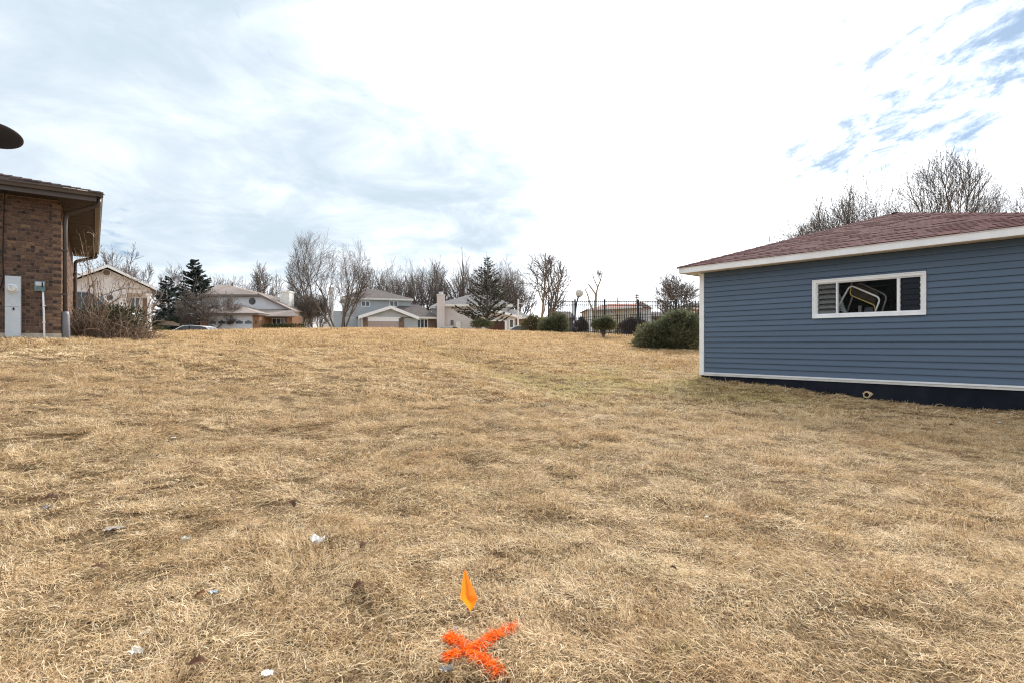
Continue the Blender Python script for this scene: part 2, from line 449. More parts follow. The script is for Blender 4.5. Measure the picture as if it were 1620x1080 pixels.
_sd = (_X + .8) * .91 + (_Y - 13.5) * .41   # a shallow crease runs down the bank towards the garage
_along = (_X + .8) * .41 - (_Y - 13.5) * .91
_Z += -.15 * np.exp(-(_sd / .65) ** 2) * np.clip((_along + 8) / 3, 0, 1) * np.clip((6 - _along) / 4, 0, 1)
_near = np.clip((40 - Rr) / 15, 0, 1)
_Z += _near * (0.022 * (vnoise(_X, _Y, 0.62, 1) - .5) + 0.034 * (vnoise(_X + .4 * _Y, _Y, 0.3, 2) - .5) + 0.055 * (vnoise(_X, _Y, 0.17, 4) - .5) + 0.06 * (vnoise(_X, _Y, 2.3, 3) - .5))


def gz(x, y):
    i = int(np.clip(np.searchsorted(GX, x) - 1, 0, len(GX) - 2)); j = int(np.clip(np.searchsorted(GY, y) - 1, 0, len(GY) - 2))
    fx = (x - GX[i]) / (GX[i + 1] - GX[i]); fy = (y - GY[j]) / (GY[j + 1] - GY[j])
    return float((_Z[j, i] * (1 - fx) + _Z[j, i + 1] * fx) * (1 - fy) + (_Z[j + 1, i] * (1 - fx) + _Z[j + 1, i + 1] * fx) * fy)


def gza(x, y):
    i = np.clip(np.searchsorted(GX, x) - 1, 0, len(GX) - 2); j = np.clip(np.searchsorted(GY, y) - 1, 0, len(GY) - 2)
    fx = (x - GX[i]) / (GX[i + 1] - GX[i]); fy = (y - GY[j]) / (GY[j + 1] - GY[j])
    return (_Z[j, i] * (1 - fx) + _Z[j, i + 1] * fx) * (1 - fy) + (_Z[j + 1, i] * (1 - fx) + _Z[j + 1, i + 1] * fx) * fy


def hit(px, py):
    """the point of the lawn seen at a photo pixel"""
    Z = 1.2
    while Z < 60:
        p = W(px, py, Z)
        if p.z <= gz(p.x, p.y): return Vector((p.x, p.y, gz(p.x, p.y)))
        Z += 0.01 if Z < 8 else 0.05
    return W(px, py, 30)


def grass_color(g, tone):
    """colour of the dry turf by place (patches) and by blade (tone 0..1)"""
    geo = g.n('ShaderNodeNewGeometry'); pos = geo.outputs['Position']
    base = g.ramp(tone, [(0.0, (0.075, 0.047, 0.024)), (0.25, (0.28, 0.183, 0.094)), (0.5, (0.57, 0.402, 0.218)), (0.8, (0.77, 0.59, 0.36)), (1.0, (0.86, 0.73, 0.52))])
    n1 = g.noise(pos, 0.55, 4, 0.6, 0.4)
    n2 = g.noise(g.vmath('ADD', pos, (11, 5, 0)), 1.6, 5, 0.65, 0.5)
    n3 = g.noise(g.vmath('ADD', pos, (3, 25, 0)), 0.9, 4, 0.6, 0.3)
    brown = g.mix(1.0, base, (0.84, 0.76, 0.70), 'MULTIPLY')
    c = g.mix(g.step(n2, 0.46, 0.72, 0.0, 0.8), base, brown)
    pale = g.mix(1.0, base, (1.12, 1.14, 1.2), 'MULTIPLY')
    c = g.mix(g.step(n1, 0.5, 0.75, 0.0, 0.7), c, pale)
    # a greener strip on the bank beside the garage and faint green patches elsewhere
    d = g.vmath('DISTANCE', pos, (3.4, 11.5, 0.45), out=1)
    gp = g.math('MULTIPLY', g.step(d, 0.6, 4.2, 1.0, 0.0), g.step(n3, 0.36, 0.6))
    gp = g.math('ADD', g.math('MULTIPLY', gp, 0.42), g.step(n3, 0.58, 0.78, 0.0, 0.3), clamp=True)
    ln_ = g.math('ABSOLUTE', g.math('SUBTRACT', g.vmath('DOT_PRODUCT', pos, (.91, .41, 0), out=1), 4.81))
    al_ = g.step(g.vmath('DISTANCE', pos, (-.6, 13.0, .7), out=1), 3.0, 7.0, 1.0, 0.0)
    gp = g.math('ADD', gp, g.math('MULTIPLY', g.math('MULTIPLY', g.step(ln_, 0.1, 1.2, 0.30, 0.0), al_), g.step(n1, .35, .6)), clamp=True)
    green = g.mix(1.0, base, (0.62, 0.80, 0.42), 'MULTIPLY')
    c = g.mix(gp, c, green)
    sp_ = g.n('ShaderNodeSeparateXYZ'); g.put(sp_.inputs[0], pos)
    gold = g.mix(1.0, c, (1.02, 0.99, 0.92), 'MULTIPLY')      # the shorter turf up the slope is more golden
    return g.mix(g.step(sp_.outputs[1], 4.0, 15.0), c, gold)


gm_ = bpy.data.materials.new('dry_turf_ground'); gm_.use_nodes = True
g = NG(gm_.node_tree); b = gm_.node_tree.nodes['Principled BSDF']
geo = g.n('ShaderNodeNewGeometry')
mpp = g.n('ShaderNodeMapping'); g.put(mpp.inputs[0], geo.outputs['Position']); mpp.inputs['Scale'].default_value = (1, 0.45, 1)
fn = g.noise(mpp.outputs[0], 95, 5, 0.75)
fn2 = g.noise(geo.outputs['Position'], 4.5, 6, 0.7)
tone = g.math('ADD', g.math('MULTIPLY', fn, 0.8), g.math('MULTIPLY', fn2, 0.5)); tone = g.step(tone, 0.42, 0.98)
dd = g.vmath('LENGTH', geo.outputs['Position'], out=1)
turf = grass_color(g, tone)
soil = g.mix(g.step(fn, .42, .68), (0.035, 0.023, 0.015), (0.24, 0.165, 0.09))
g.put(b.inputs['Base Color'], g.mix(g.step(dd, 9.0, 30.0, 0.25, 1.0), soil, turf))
b.inputs['Roughness'].default_value = 1.0; b.inputs['Specular IOR Level'].default_value = 0.05
bp = g.n('ShaderNodeBump'); bp.inputs['Strength'].default_value = 0.7; bp.inputs['Distance'].default_value = 0.03
g.put(bp.inputs['Height'], fn); g.put(b.inputs['Normal'], bp.outputs[0])

me = bpy.data.meshes.new('ground')
ny, nx = _X.shape
me.vertices.add(nx * ny)
me.vertices.foreach_set('co', np.stack([_X, _Y, _Z], -1).astype(np.float32).ravel())
ii = np.arange(nx * ny).reshape(ny, nx)
q = np.stack([ii[:-1, :-1], ii[:-1, 1:], ii[1:, 1:], ii[1:, :-1]], -1).reshape(-1, 4)
me.loops.add(q.size); me.polygons.add(len(q))
me.loops.foreach_set('vertex_index', q.ravel().astype(np.int32))
me.polygons.foreach_set('loop_start', np.arange(0, q.size, 4, dtype=np.int32)); me.polygons.foreach_set('loop_total', np.full(len(q), 4, dtype=np.int32))
me.polygons.foreach_set('use_smooth', np.ones(len(q), dtype=bool))
me.update(calc_edges=True); me.validate(); me.materials.append(gm_)
ground = bpy.data.objects.new('ground', me); COL.objects.link(ground)
tag(ground, 'dry straw coloured lawn rising to a low crest before the houses', kind='structure')

# the street beyond the crest, laid just over the ground
rd = MB()
xs = np.arange(-60, 60.1, 3)
for a, b2 in zip(xs[:-1], xs[1:]):
    def yy(x): return 47.5 + 0.002 * x * x
    rd.face([(x, yy(x) + dy, gz(x, yy(x)) + 0.05) for x, dy in ((a, -3.2), (b2, -3.2), (b2, 3.2), (a, 3.2))])
tag(rd.build('street', M['asphalt']), 'asphalt street hidden behind the crest of the lawn', kind='structure')
# ------------------------------------------------------------------ blue garage
GA = math.atan2(-0.7694, 0.6388)
gar = empty('garage', (4.58, 13.06, 0), GA)
tag(gar, 'blue clapboard garage with maroon shingle hip roof and white trim', 'garage')


def framer(o):
    m = WM[o.name]
    return lambda x, y, z: m @ Vector((x, y, z))


fg = framer(gar)          # x along the wall to the right, y away from the camera (into the garage), z world height
GL, OV = 6.28, 0.376
zb, zt = E - 0.666, E + 1.70
wx0, wx1, wz0, wz1 = 2.545, 4.44, E + 0.520, E + 1.293
mb = MB()
T = 0.12
mb.box(0, wx0, 0, T, zb - .02, zt, fg); mb.box(wx1, GL, 0, T, zb - .02, zt, fg)
mb.box(wx0, wx1, 0, T, zb - .02, wz0, fg); mb.box(wx0, wx1, 0, T, wz1, zt, fg)
mb.box(0, T, T, GL, zb - .02, zt, fg); mb.box(GL - T, GL, T, GL, zb - .02, zt, fg); mb.box(T, GL - T, GL - T, GL, zb - .02, zt, fg)
mb.box(T, GL - T, T, GL - T, zb - .02, zb + .02, fg)
mb.box(T, GL - T, T, GL - T, zt - .05, zt - .02, fg)
gwall = mb.build('wall', M['dark'], gar)
NC = 20; EX = (zt - zb) / NC
rs = random.Random(5)


def siding(name, x0, x1, z0, h, par=gwall, lo=True):
    y = -0.002
    poly = [(y, z0 + h * .25), (y - .008, z0 + h * .16), (y - 0.026, z0), (y - 0.027, z0 + min(.014, h * .4)), (y - 0.006, z0 + h - .002), (y, z0 + h - .002)]
    MB().prism(poly, 'x', x0, x1, fg).build(name, M['siding'], par)


for k in range(NC):
    z0 = zb + k * EX; z1 = z0 + EX
    if z1 <= wz0 + .002 or z0 >= wz1 - .002:
        siding('siding_board', .095, GL - .095, z0, EX)
    else:
        siding('siding_board', .095, wx0 - .002, z0, EX); siding('siding_board', wx1 + .002, GL - .095, z0, EX)
        if z1 > wz1 + .006: siding('siding_board', wx0, wx1, wz1 + .002, z1 - wz1 - .002)
        if z0 < wz0 - .006: siding('siding_board', wx0, wx1, z0, wz0 - z0 - .002)
# side walls get one sheet of lapped boards each (out of view)
for side in (0, 1):
    mb = MB()
    for k in range(NC):
        z0 = zb + k * EX
        s0, s1 = (-.02, -.005) if side == 0 else (GL + .02, GL + .005)
        base = 0 - .001 if side == 0 else GL + .001
        mb.prism([(base, z0), (s0, z0), (s1, z0 + EX - .002), (base, z0 + EX - .002)], 'y', .095, GL - .095, fg)
    mb.build('side_siding', M['siding'], gar, stuff=True)
for x0, x1 in ((-.026, .092), (GL - .092, GL + .026)):
    mb = MB(); mb.box(x0, x1, -.036, -.001, zb - .07, zt - .012, fg)
    if x0 < 0: mb.box(-.026, -.001, .001, .092, zb - .07, zt - .012, fg)
    else: mb.box(GL + .001, GL + .026, .001, .092, zb - .07, zt - .012, fg)
    mb.build('corner_trim', M['white'], gar)
mb = MB(); mb.box(.094, GL - .094, -.042, -.003, zb - .032, zb - .001, fg); mb.build('base_trim', M['white'], gar)
mb = MB(); mb.box(.094, GL - .094, -.026, -.003, zb - .078, zb - .034, fg); mb.build('base_trim', M['white_dirty'], gar)
mb = MB(); mb.box(.01, GL - .01, .0, GL, -.6, zb - .079, fg); fnd = mb.build('foundation', M['navy'], gar)
mb = MB()
pz = E - .965; c = fg(3.51, -.012, pz)
outw = (WM[gar.name].to_3x3() @ Vector((0, -1, 0)))
for k in range(14):
    a0 = 2 * math.pi * k / 14; a1 = 2 * math.pi * (k + 1) / 14
    def rp(a, r, y): return fg(3.51 + math.cos(a) * r, y, pz + math.sin(a) * r)
    for ra, rb, ya, yb in ((.062, .042, -.03, -.03), (.042, .04, -.03, .05), (.07, .062, 0, -.03)):
        mb.face([rp(a0, ra, ya), rp(a1, ra, ya), rp(a1, rb, yb), rp(a0, rb, yb)])
mb.build('drain_pipe', M['soffit_tan'], fnd)
MB().disc(fg(3.51, -.014, pz), outw, .0415, 14).build('pipe_hole', M['pane_dark'], fnd)
# chipped patch round the pipe
mb = MB(); mb.face([fg(3.51 + a * .11, -.003, pz + b_ * .07) for a, b_ in ((-.75, .35), (-.45, -.1), (-.62, -.7), (.1, -.95), (.5, -.6), (.95, .3), (.6, .75), (-.2, .62))]); mb.build('bare_patch', M['soffit_tan'], fnd)

# roof
RS = 0.345; R0 = GL / 2 + OV; ze = E + 1.845
gr = MB()
ec = [fg(-OV, -OV, ze - .012), fg(GL + OV, -OV, ze - .012), fg(GL + OV, GL + OV, ze - .012), fg(-OV, GL + OV, ze - .012)]
apx = fg(GL / 2, GL / 2, ze - .012 + R0 * RS)
gr.add(ec + [apx], [(0, 1, 4), (1, 2, 4), (2, 3, 4), (3, 0, 4), (3, 2, 1, 0)])
gr.tone = .45
roof = gr.build('roof', M['shingle'], gar)


def shingle_face(par, fr2, run, slope, length, mitre, expo, seed, m, name='shingles', z0=0.0, tw=(.14, .36), vmax=None):
    """tabs laid in courses on one slope; fr2(x, v, z): x along the eave, v inwards, z height"""
    r = random.Random(seed); mb = MB(); v = -0.025; k = 0
    dv = expo / math.sqrt(1 + slope * slope)
    while v < (vmax or run) - dv * .5:
        v1 = v + dv * 1.25
        xa, xb = (v * 1.0 if mitre[0] else 0), length - (v if mitre[1] else 0)
        x = xa - .01 - (r.random() * .2 if not mitre[0] else 0)
        course = r.uniform(-.1, .1)
        while x < xb:
            w = r.uniform(*tw); x1 = min(x + w, xb + .01)
            if x1 - x > .03:
                th = .006 + r.choice((0, 0, .006, .007)) + r.random() * .002
                mb.tone = min(1, max(0, .45 + course + r.gauss(0, .13)))
                za, zb_ = v * slope + z0, v1 * slope + z0
                j = r.uniform(-.004, .004)
                g0 = .0025
                # upper edge follows the mitre so tabs never poke past the hip
                xl = max(x + g0, v1 if mitre[0] else -9); xr = min(x1 - g0, length - v1 if mitre[1] else 99)
                if xr < xl: xl = xr = (xl + xr) / 2
                p = [fr2(x + g0, v + j, za - .004), fr2(x1 - g0, v + j, za - .004), fr2(xr, v1, zb_ - .004), fr2(xl, v1, zb_ - .004),
                     fr2(x + g0, v + j, za + th), fr2(x1 - g0, v + j, za + th), fr2(xr, v1, zb_ + .002), fr2(xl, v1, zb_ + .002)]
                mb.hexa(p)
            x = x1
        v += dv; k += 1
    return mb.build(name, m, par, stuff=True)


shingle_face(roof, lambda x, v, z: fg(x - OV, -OV + v, ze + z), R0, RS, GL + 2 * OV, (True, True), .127, 3, M['shingle'])
shingle_face(roof, lambda x, v, z: fg(GL + OV - v, -OV + x, ze + z), R0, RS, GL + 2 * OV, (True, True), .127, 4, M['shingle'])
shingle_face(roof, lambda x, v, z: fg(-OV + v, GL + OV - x, ze + z), R0, RS, GL + 2 * OV, (True, True), .127, 6, M['shingle'])
for cx_, cy_ in ((0, 0), (1, 0), (0, 1)):
    a = fg(-OV - .02 if not cx_ else GL + OV + .02, -OV - .02 if not cy_ else GL + OV + .02, ze + .008); bpt = apx + Vector((0, 0, .02))
    mb = MB(); n = 19; rr = random.Random(9)
    side = (bpt - a).cross(Vector((0, 0, 1))).normalized() * .12
    for k in range(n):
        p = a.lerp(bpt, k / n); q2 = a.lerp(bpt, (k + 1.2) / n)
        mb.tone = min(1, max(0, .45 + rr.gauss(0, .2)))
        up = Vector((0, 0, .016)); dn = Vector((0, 0, -.03))
        mb.face([p - side + dn, p + up, q2 + Vector((0, 0, .004)), q2 - side + dn]); mb.face([p + up, p + side + dn, q2 + side + dn, q2 + Vector((0, 0, .004))])
        mb.face([p - side + dn, p + dn * .6, p + up]); mb.face([p + up, p + dn * .6, p + side + dn])
    mb.build('hip_cap', M['shingle'], roof, stuff=True)
fz0, fz1 = E + 1.698, E + 1.838
for (x0, x1, y0, y1) in ((-OV, GL + OV, -OV, -OV + .022), (-OV, GL + OV, GL + OV - .022, GL + OV), (-OV, -OV + .022, -OV + .023, GL + OV - .023), (GL + OV - .022, GL + OV, -OV + .023, GL + OV - .023)):
    MB().box(x0, x1, y0, y1, fz0, fz1, fg).build('fascia', M['white'], gar)
mb = MB(); mb.box(-OV - .012, GL + OV + .012, -OV - .014, -OV - .001, fz1 - .018, fz1 + .003, fg); mb.build('drip_edge', M['white'], gar)
zs = E + 1.706
for (x0, x1, y0, y1) in ((-OV + .05, GL + OV - .05, -OV + .05, -.003), (-OV + .05, -.003, .0, GL), (GL + .003, GL + OV - .05, .0, GL)):
    MB().box(x0, x1, y0, y1, zs, zs + .01, fg).build('soffit', M['white_dirty'], gar)
MB().box(-OV + .024, GL + OV - .024, -OV + .024, -OV + .048, fz0 - .014, fz0 + .02, fg).build('soffit_trim', M['soffit_tan'], gar)

# window: outer frame, two mullions, louvres left and right, a fixed pane between
win = MB()
o0, o1, z0, z1 = wx0, wx1, wz0, wz1
FWd = .062
yf0, yf1 = -.045, .05
for (a, b2, c0, c1) in ((o0, o1, z0, z0 + FWd), (o0, o1, z1 - FWd, z1), (o0, o0 + FWd, z0 + FWd, z1 - FWd), (o1 - FWd, o1, z0 + FWd, z1 - FWd)):
    win.box(a, b2, yf0, yf1, c0, c1, fg)
for (a, b2, c0, c1) in ((o0 + .062, o1 - .062, z0 + .062, z0 + .085), (o0 + .062, o1 - .062, z1 - .085, z1 - .062), (o0 + .062, o0 + .085, z0 + .085, z1 - .085), (o1 - .085, o1 - .062, z0 + .085, z1 - .085)):
    win.box(a, b2, -.02, .07, c0, c1, fg)
# thin raised lip round the outside
for (a, b2, c0, c1) in ((o0, o1, z0 - .004, z0 + .014), (o0, o1, z1 - .014, z1 + .004), (o0 - .004, o0 + .014, z0 + .014, z1 - .014), (o1 - .014, o1 + .004, z0 + .014, z1 - .014)):
    win.box(a, b2, -.056, -.0451, c0, c1, fg)
window = win.build('window', M['white'], gar)
i0, i1, j0, j1 = o0 + .085, o1 - .085, z0 + .085, z1 - .085
m1, m2 = 2.99, 4.02
for mm, w in ((m1, .026), (m2, .045)):
    MB().box(mm - w / 2, mm + w / 2, -.025, .06, j0, j1, fg).build('mullion', M['white'], window)
nl = 6
for (xa, xb, ang, mname) in ((i0 + .004, m1 - .016, 58, 'louvre_open'), (m2 + .026, i1 - .004, 82, 'louvre_glass')):
    for k in range(nl):
        zc = j0 + (j1 - j0) * (k + .5) / nl; h = (j1 - j0) / nl * 1.1 * .5
        a = math.radians(ang); dy, dz = math.cos(a) * h, math.sin(a) * h
        yc = .02
        p = [fg(xa, yc - dy, zc - dz), fg(xb, yc - dy, zc - dz), fg(xb, yc + dy, zc + dz), fg(xa, yc + dy, zc + dz)]
        q2 = [Vector(v) + Vector((0, 0, .005)) + outw * .001 for v in p]
        MB().hexa(p + q2).build('louvre', M[mname], window)
    mb = MB()
    for k in range(nl + 1):
        zc = j0 + (j1 - j0) * k / nl
        for xx in (xa, xb):
            mb.box(xx - .006, xx + .006, -.015, .03, zc - .012, min(j1, zc + .012), fg)
    mb.build('louvre_clip', M['white_dirty'], window, stuff=True)
pm = bpy.data.materials.new('clear_pane'); pm.use_nodes = True
g = NG(pm.node_tree); pm.node_tree.nodes.clear()
tr = g.n('ShaderNodeBsdfTransparent'); gl = g.n('ShaderNodeBsdfGlossy'); gl.inputs['Roughness'].default_value = .04
tr.inputs[0].default_value = (.95, .96, .96, 1)
mx = g.n('ShaderNodeMixShader'); mx.inputs[0].default_value = .004
oo = g.n('ShaderNodeOutputMaterial'); g.put(mx.inputs[1], tr.outputs[0]); g.put(mx.inputs[2], gl.outputs[0]); g.put(oo.inputs[0], mx.outputs[0])
MB().box(m1 + .014, m2 - .024, .03, .034, j0, j1, fg).build('pane', pm, window)

# what stands behind the window
zsh = j0 - .16
sh = MB(); sh.box(2.3, 4.6, .17, 1.0, zsh - .04, zsh, fg)
for x in (2.36, 4.54):
    for y in (.21, .96): sh.box(x - .03, x + .03, y - .03, y + .03, zb + .02, zsh - .04, fg)
bench = sh.build('workbench', M['wood_fence'])
tag(bench, 'dim wooden workbench inside the garage under the window', 'workbench')


def rounded(pts, r, n=5):
    """polyline with its inner corners rounded"""
    pts = [Vector(p) for p in pts]; out = [pts[0]]
    for a, b, c in zip(pts, pts[1:], pts[2:]):
        u = (a - b).normalized(); w = (c - b).normalized(); rr = min(r, (a - b).length * .45, (c - b).length * .45)
        p0, p1 = b + u * rr, b + w * rr
        for k in range(n + 1):
            t = k / n; out.append((1 - t) ** 2 * p0 + 2 * t * (1 - t) * b + t * t * p1)
    return out + [pts[-1]]


def onwall(px, py, y):
    """photo pixel to a point y metres behind the garage wall"""
    d_ = Vector(((px - CX) / F, 1, (HY - py) / F)); n_ = WM[gar.name].to_3x3() @ Vector((0, 1, 0)); o_ = fg(0, y, E)
    t_ = (o_ - Vector((0, 0, E))).dot(n_) / d_.dot(n_)
    return Vector((0, 0, E)) + d_ * t_


def at_depth(pxs, y): return [onwall(px, py, y) for px, py in pxs]


cot = empty('folding_chair', fg(3.45, .5, zsh), GA)
tag(cot, 'folded lounge chair with white tube frame and yellow edged seat inside garage window', 'chair')
MB().tube(rounded(at_depth([(1318, 500), (1345, 451.5), (1393, 472), (1381, 503)], .24), .09), .016, 8).build('front_frame', M['steel'], cot, smooth=True)
MB().tube(rounded(at_depth([(1338, 500), (1357, 447), (1404, 468), (1392, 503)], .40), .1), .015, 8).build('rear_frame', M['steel_grey'], cot, smooth=True)
cush = at_depth([(1348, 447), (1344, 466.5), (1384, 482), (1390, 462)], .31); cub = at_depth([(1348, 447), (1344, 466.5), (1384, 482), (1390, 462)], .36)
MB().hexa(cush + cub).build('seat', M['cushion'], cot, bevel=.012)
MB().tube(rounded(at_depth([(1348, 444), (1344.5, 467), (1384, 483.5), (1383.5, 490)], .295), .06), .011, 6).build('seat_edging', M['yellow_rim'], cot, smooth=True)
hose = MB()
for k in range(7):
    pp = rounded(at_depth([(1296 + k * 2, 500 - k * 4.2), (1316 + k * 1.5, 491 - k * 4.4), (1330, 490 - k * 3.4), (1345 - k * 1.5, 503 - k * 2)], .26 + .02 * k), .08)
    hose.tube(pp, .016, 6)
ho = hose.build('ribbed_hose', M['ribbed'], smooth=True)
tag(ho, 'coiled grey ribbed hose heaped behind the left louvres', 'hose')
bx = MB(); q0 = at_depth([(1357, 501), (1362, 501), (1363, 484), (1358, 484)], .55); q1 = at_depth([(1357, 501), (1362, 501), (1363, 484), (1358, 484)], .6)
tag(bx.hexa(q0 + q1).build('grey_bar', M['steel_grey']), 'short grey bar leaning behind the white tube chair in garage window', 'bar')
bx = MB(); q0 = at_depth([(1366, 502), (1381, 502), (1381, 486), (1368, 487)], .7); q1 = at_depth([(1366, 502), (1381, 502), (1381, 486), (1368, 487)], .95)
tag(bx.hexa(q0 + q1).build('storage_box', M['grey_plastic'], bevel=.01), 'dim bluish grey box on the bench behind the white tube frame', 'box')

# ------------------------------------------------------------------ brick house
BA = math.atan2(0.6137, 0.7895)
bh = empty('brick_house', (-9.2, 11.0, E), BA)
tag(bh, 'brown brick house corner with deep brown eaves and gutter', 'house')
fb = framer(bh)           # x along the front wall to the right, y inwards (away), z relative to the eye
HX, HD = -9.0, 8.3
CH = .067; bz = .215; NR = 40
btop = bz + NR * CH
mb = MB(); mb.box(HX, -.012, .012, .2, bz, btop + .03, fb); mb.box(-.2, -.012, .2, HD - .012, bz, btop + .03, fb)
mb.box(HX, -.2, HD - .2, HD - .012, bz, btop + .03, fb); mb.box(HX, HX + .2, .2, HD - .2, bz, btop + .03, fb)
bwall = mb.build('wall', M['mortar'], bh)
mb = MB(); mb.box(HX - .02, .006, -.006, HD + .006, -.9, bz - .002, fb); mb.build('foundation', M['concrete'], bh)
BD = .10
brick_mesh = {}


def get_brick(ln, ti):
    if (ln, ti) not in brick_mesh:
        m_ = MB(); m_.tone = ti / 9
        L_ = ln; h_ = CH - .0105
        e = .003
        # bevelled face towards the viewer: front ring smaller than the back ring
        p = [(-L_, .03, 0), (0, .03, 0), (0, .03, h_), (-L_, .03, h_), (-L_ + e, 0, e), (-e, 0, e), (-e, 0, h_ - e), (-L_ + e, 0, h_ - e), (-L_, e, 0), (0, e, 0), (0, e, h_), (-L_, e, h_)]
        m_.add(p, [(4, 5, 6, 7), (8, 9, 5, 4), (9, 10, 6, 5), (10, 11, 7, 6), (11, 8, 4, 7), (0, 1, 9, 8), (1, 2, 10, 9), (2, 3, 11, 10), (3, 0, 8, 11)])
        me_ = bpy.data.meshes.new('brick'); me_.from_pydata(m_.v, [], m_.f); me_.materials.append(M['brick'])
        at = me_.attributes.new('tone', 'FLOAT', 'FACE'); at.data.foreach_set('value', m_.t)
        brick_mesh[(ln, ti)] = me_
    return brick_mesh[(ln, ti)]


rb = random.Random(21)
stuffb = MB(); nb = 0
for k in range(NR):
    x = -.0; z = bz + k * CH; first = True
    while x > -5.0:
        if first: ln = .128 if k % 2 == 0 else .056
        else: ln = .128 if rb.random() < .55 else .056
        if ln > .1: ti = min(9, max(0, int(rb.gauss(4.2, .85))))
        else: ti = min(9, max(0, int(rb.gauss(2.1, .9))))
        if first: ti = 7 if k % 2 == 0 else rb.choice((1, 2, 5))
        elif rb.random() < .06: ti = 7
        if x > -.735 and nb < 300:
            o = bpy.data.objects.new('brick', get_brick(ln, ti)); COL.objects.link(o); o.parent = bwall
            o.location = (x, rb.uniform(-.003, .002), z); nb += 1
        else:
            stuffb.tone = ti / 9; stuffb.box(x - ln, x, rb.uniform(-.003, .002), .02, z, z + CH - .0105, fb)
        x -= ln + .0095; first = False
    y = .01
    while y < HD - .05:
        ln = .128 if rb.random() < .62 else .056
        y1 = min(y + ln, HD - .01)
        stuffb.tone = min(1, max(0, rb.gauss(.62 if ln > .1 else .4, .2)))
        stuffb.box(-.02, rb.uniform(-.002, .003), max(y, .032), y1, z, z + CH - .0105, fb)
        y += ln + .0105
stuffb.build('brick', M['brick'], bwall, stuff=True)
# eaves
sz = 2.905
FO = .55
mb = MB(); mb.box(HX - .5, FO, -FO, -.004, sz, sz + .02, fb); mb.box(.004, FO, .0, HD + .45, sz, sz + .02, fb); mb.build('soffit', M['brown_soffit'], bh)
mb = MB()
for k in range(9): mb.box(.01, FO - .03, .6 + k * .95, .62 + k * .95, sz - .008, sz - .001, fb)
mb.build('soffit_batten', M['brown_metal'], bh, stuff=True)
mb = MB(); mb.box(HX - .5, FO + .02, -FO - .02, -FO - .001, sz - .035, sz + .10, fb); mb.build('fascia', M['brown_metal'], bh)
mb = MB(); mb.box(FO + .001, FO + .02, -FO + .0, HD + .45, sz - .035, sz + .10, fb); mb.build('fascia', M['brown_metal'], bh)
gz0 = sz + .055
gp_ = [(0, gz0), (.075, gz0), (.085, gz0 + .045), (.108, gz0 + .07), (.108, gz0 + .092), (.098, gz0 + .092), (.094, gz0 + .075), (.074, gz0 + .05), (.066, gz0 + .01), (0.006, gz0 + .01)]
mb = MB(); mb.prism([(-FO - .021 - q[0], q[1]) for q in gp_], 'x', HX - .5, FO + .13, fb); mb.build('gutter', M['brown_metal'], bh)
mb = MB(); mb.prism([(FO + .021 + q[0], q[1]) for q in gp_], 'y', -FO - .13, HD + .45, fb); mb.build('gutter', M['brown_metal'], bh)
mb = MB(); mb.tube([fb(FO - .12, -FO - .131, gz0 + .075), fb(FO - .28, -FO - .131, gz0 + .077)], .008, 5); mb.tube([fb(FO - .3, -FO - .131, gz0 + .082), fb(FO - .5, -FO - .131, gz0 + .083)], .005, 5)
mb.build('paint_chip', M['white_dirty'], bh)
# low hip roof
ro = FO + .07; rz0 = gz0 + .085; hs = .28; run = (HD + 2 * ro) / 2
rc = [fb(HX - 2, -ro, rz0), fb(ro, -ro, rz0), fb(ro, HD + ro, rz0), fb(HX - 2, HD + ro, rz0)]
r1 = fb(ro - run, -ro + run, rz0 + run * hs); r2 = fb(HX - 2, -ro + run, rz0 + run * hs)
mb = MB(); mb.tone = .4; mb.add(rc + [r1, r2], [(0, 1, 4, 5), (1, 2, 4), (2, 3, 5, 4), (3, 2, 1, 0), (0, 5, 3)])
broof = mb.build('roof', M['shingle_dark'], bh)
shingle_face(broof, lambda x, v, z: fb(ro - 9.5 + x, -ro + v, rz0 + z + .004), run, hs, 9.5, (False, True), .14, 8, M['shingle_dark'])
mb = MB(); pa, pb = fb(ro + .01, -ro - .01, rz0 + .012), r1 + Vector((0, 0, .02)); sd = (pb - pa).cross(Vector((0, 0, 1))).normalized() * .13
for k in range(30):
    p = pa.lerp(pb, k / 30); q2 = pa.lerp(pb, (k + 1.15) / 30); dn = Vector((0, 0, -.03)); up = Vector((0, 0, .018)); mb.tone = rb.random()
    mb.face([p - sd + dn, p + up, q2, q2 - sd + dn]); mb.face([p + up, p + sd + dn, q2 + sd + dn, q2]); mb.face([p - sd + dn, p + dn * .5, p + up]); mb.face([p + up, p + dn * .5, p + sd + dn])
mb.build('hip_cap', M['shingle_dark'], broof, stuff=True)
# downspouts
ds = MB(); ds.tube(rounded([fb(FO + .06, -.42, gz0 + .005), fb(FO + .06, -.42, gz0 - .12), fb(.075, .09, gz0 - .30), fb(.06, .10, gz0 - .5), fb(.06, .10, .55)], .09), .04, 8)
dsp = ds.build('downspout', M['brown_metal'], bh, smooth=True)
MB().tube([fb(.055, .10, .66), fb(.06, .10, .60), fb(.075, .10, -.3)], [.062, .072, .085], 12).build('drain_sleeve', M['grey_plastic'], dsp, smooth=True)
for zq in (1.9, 1.0): MB().box(.0, .105, .055, .145, zq, zq + .03, fb).build('strap', M['brown_metal'], dsp)
MB().tube(rounded([fb(FO + .05, HD - .1, gz0), fb(FO + .05, HD - .1, gz0 - .1), fb(.06, HD - .12, gz0 - .3), fb(.06, HD - .12, -.2)], .08), .05, 8).build('downspout', M['brown_metal'], bh, smooth=True)


def wx(px, y=0.0):
    """photo column to x along the brick front at offset y"""
    k = (px - CX) / F; o_ = fb(0, y, 0); a_ = fb(1, y, 0) - o_
    return (k * o_.y - o_.x) / (a_.x - k * a_.y)


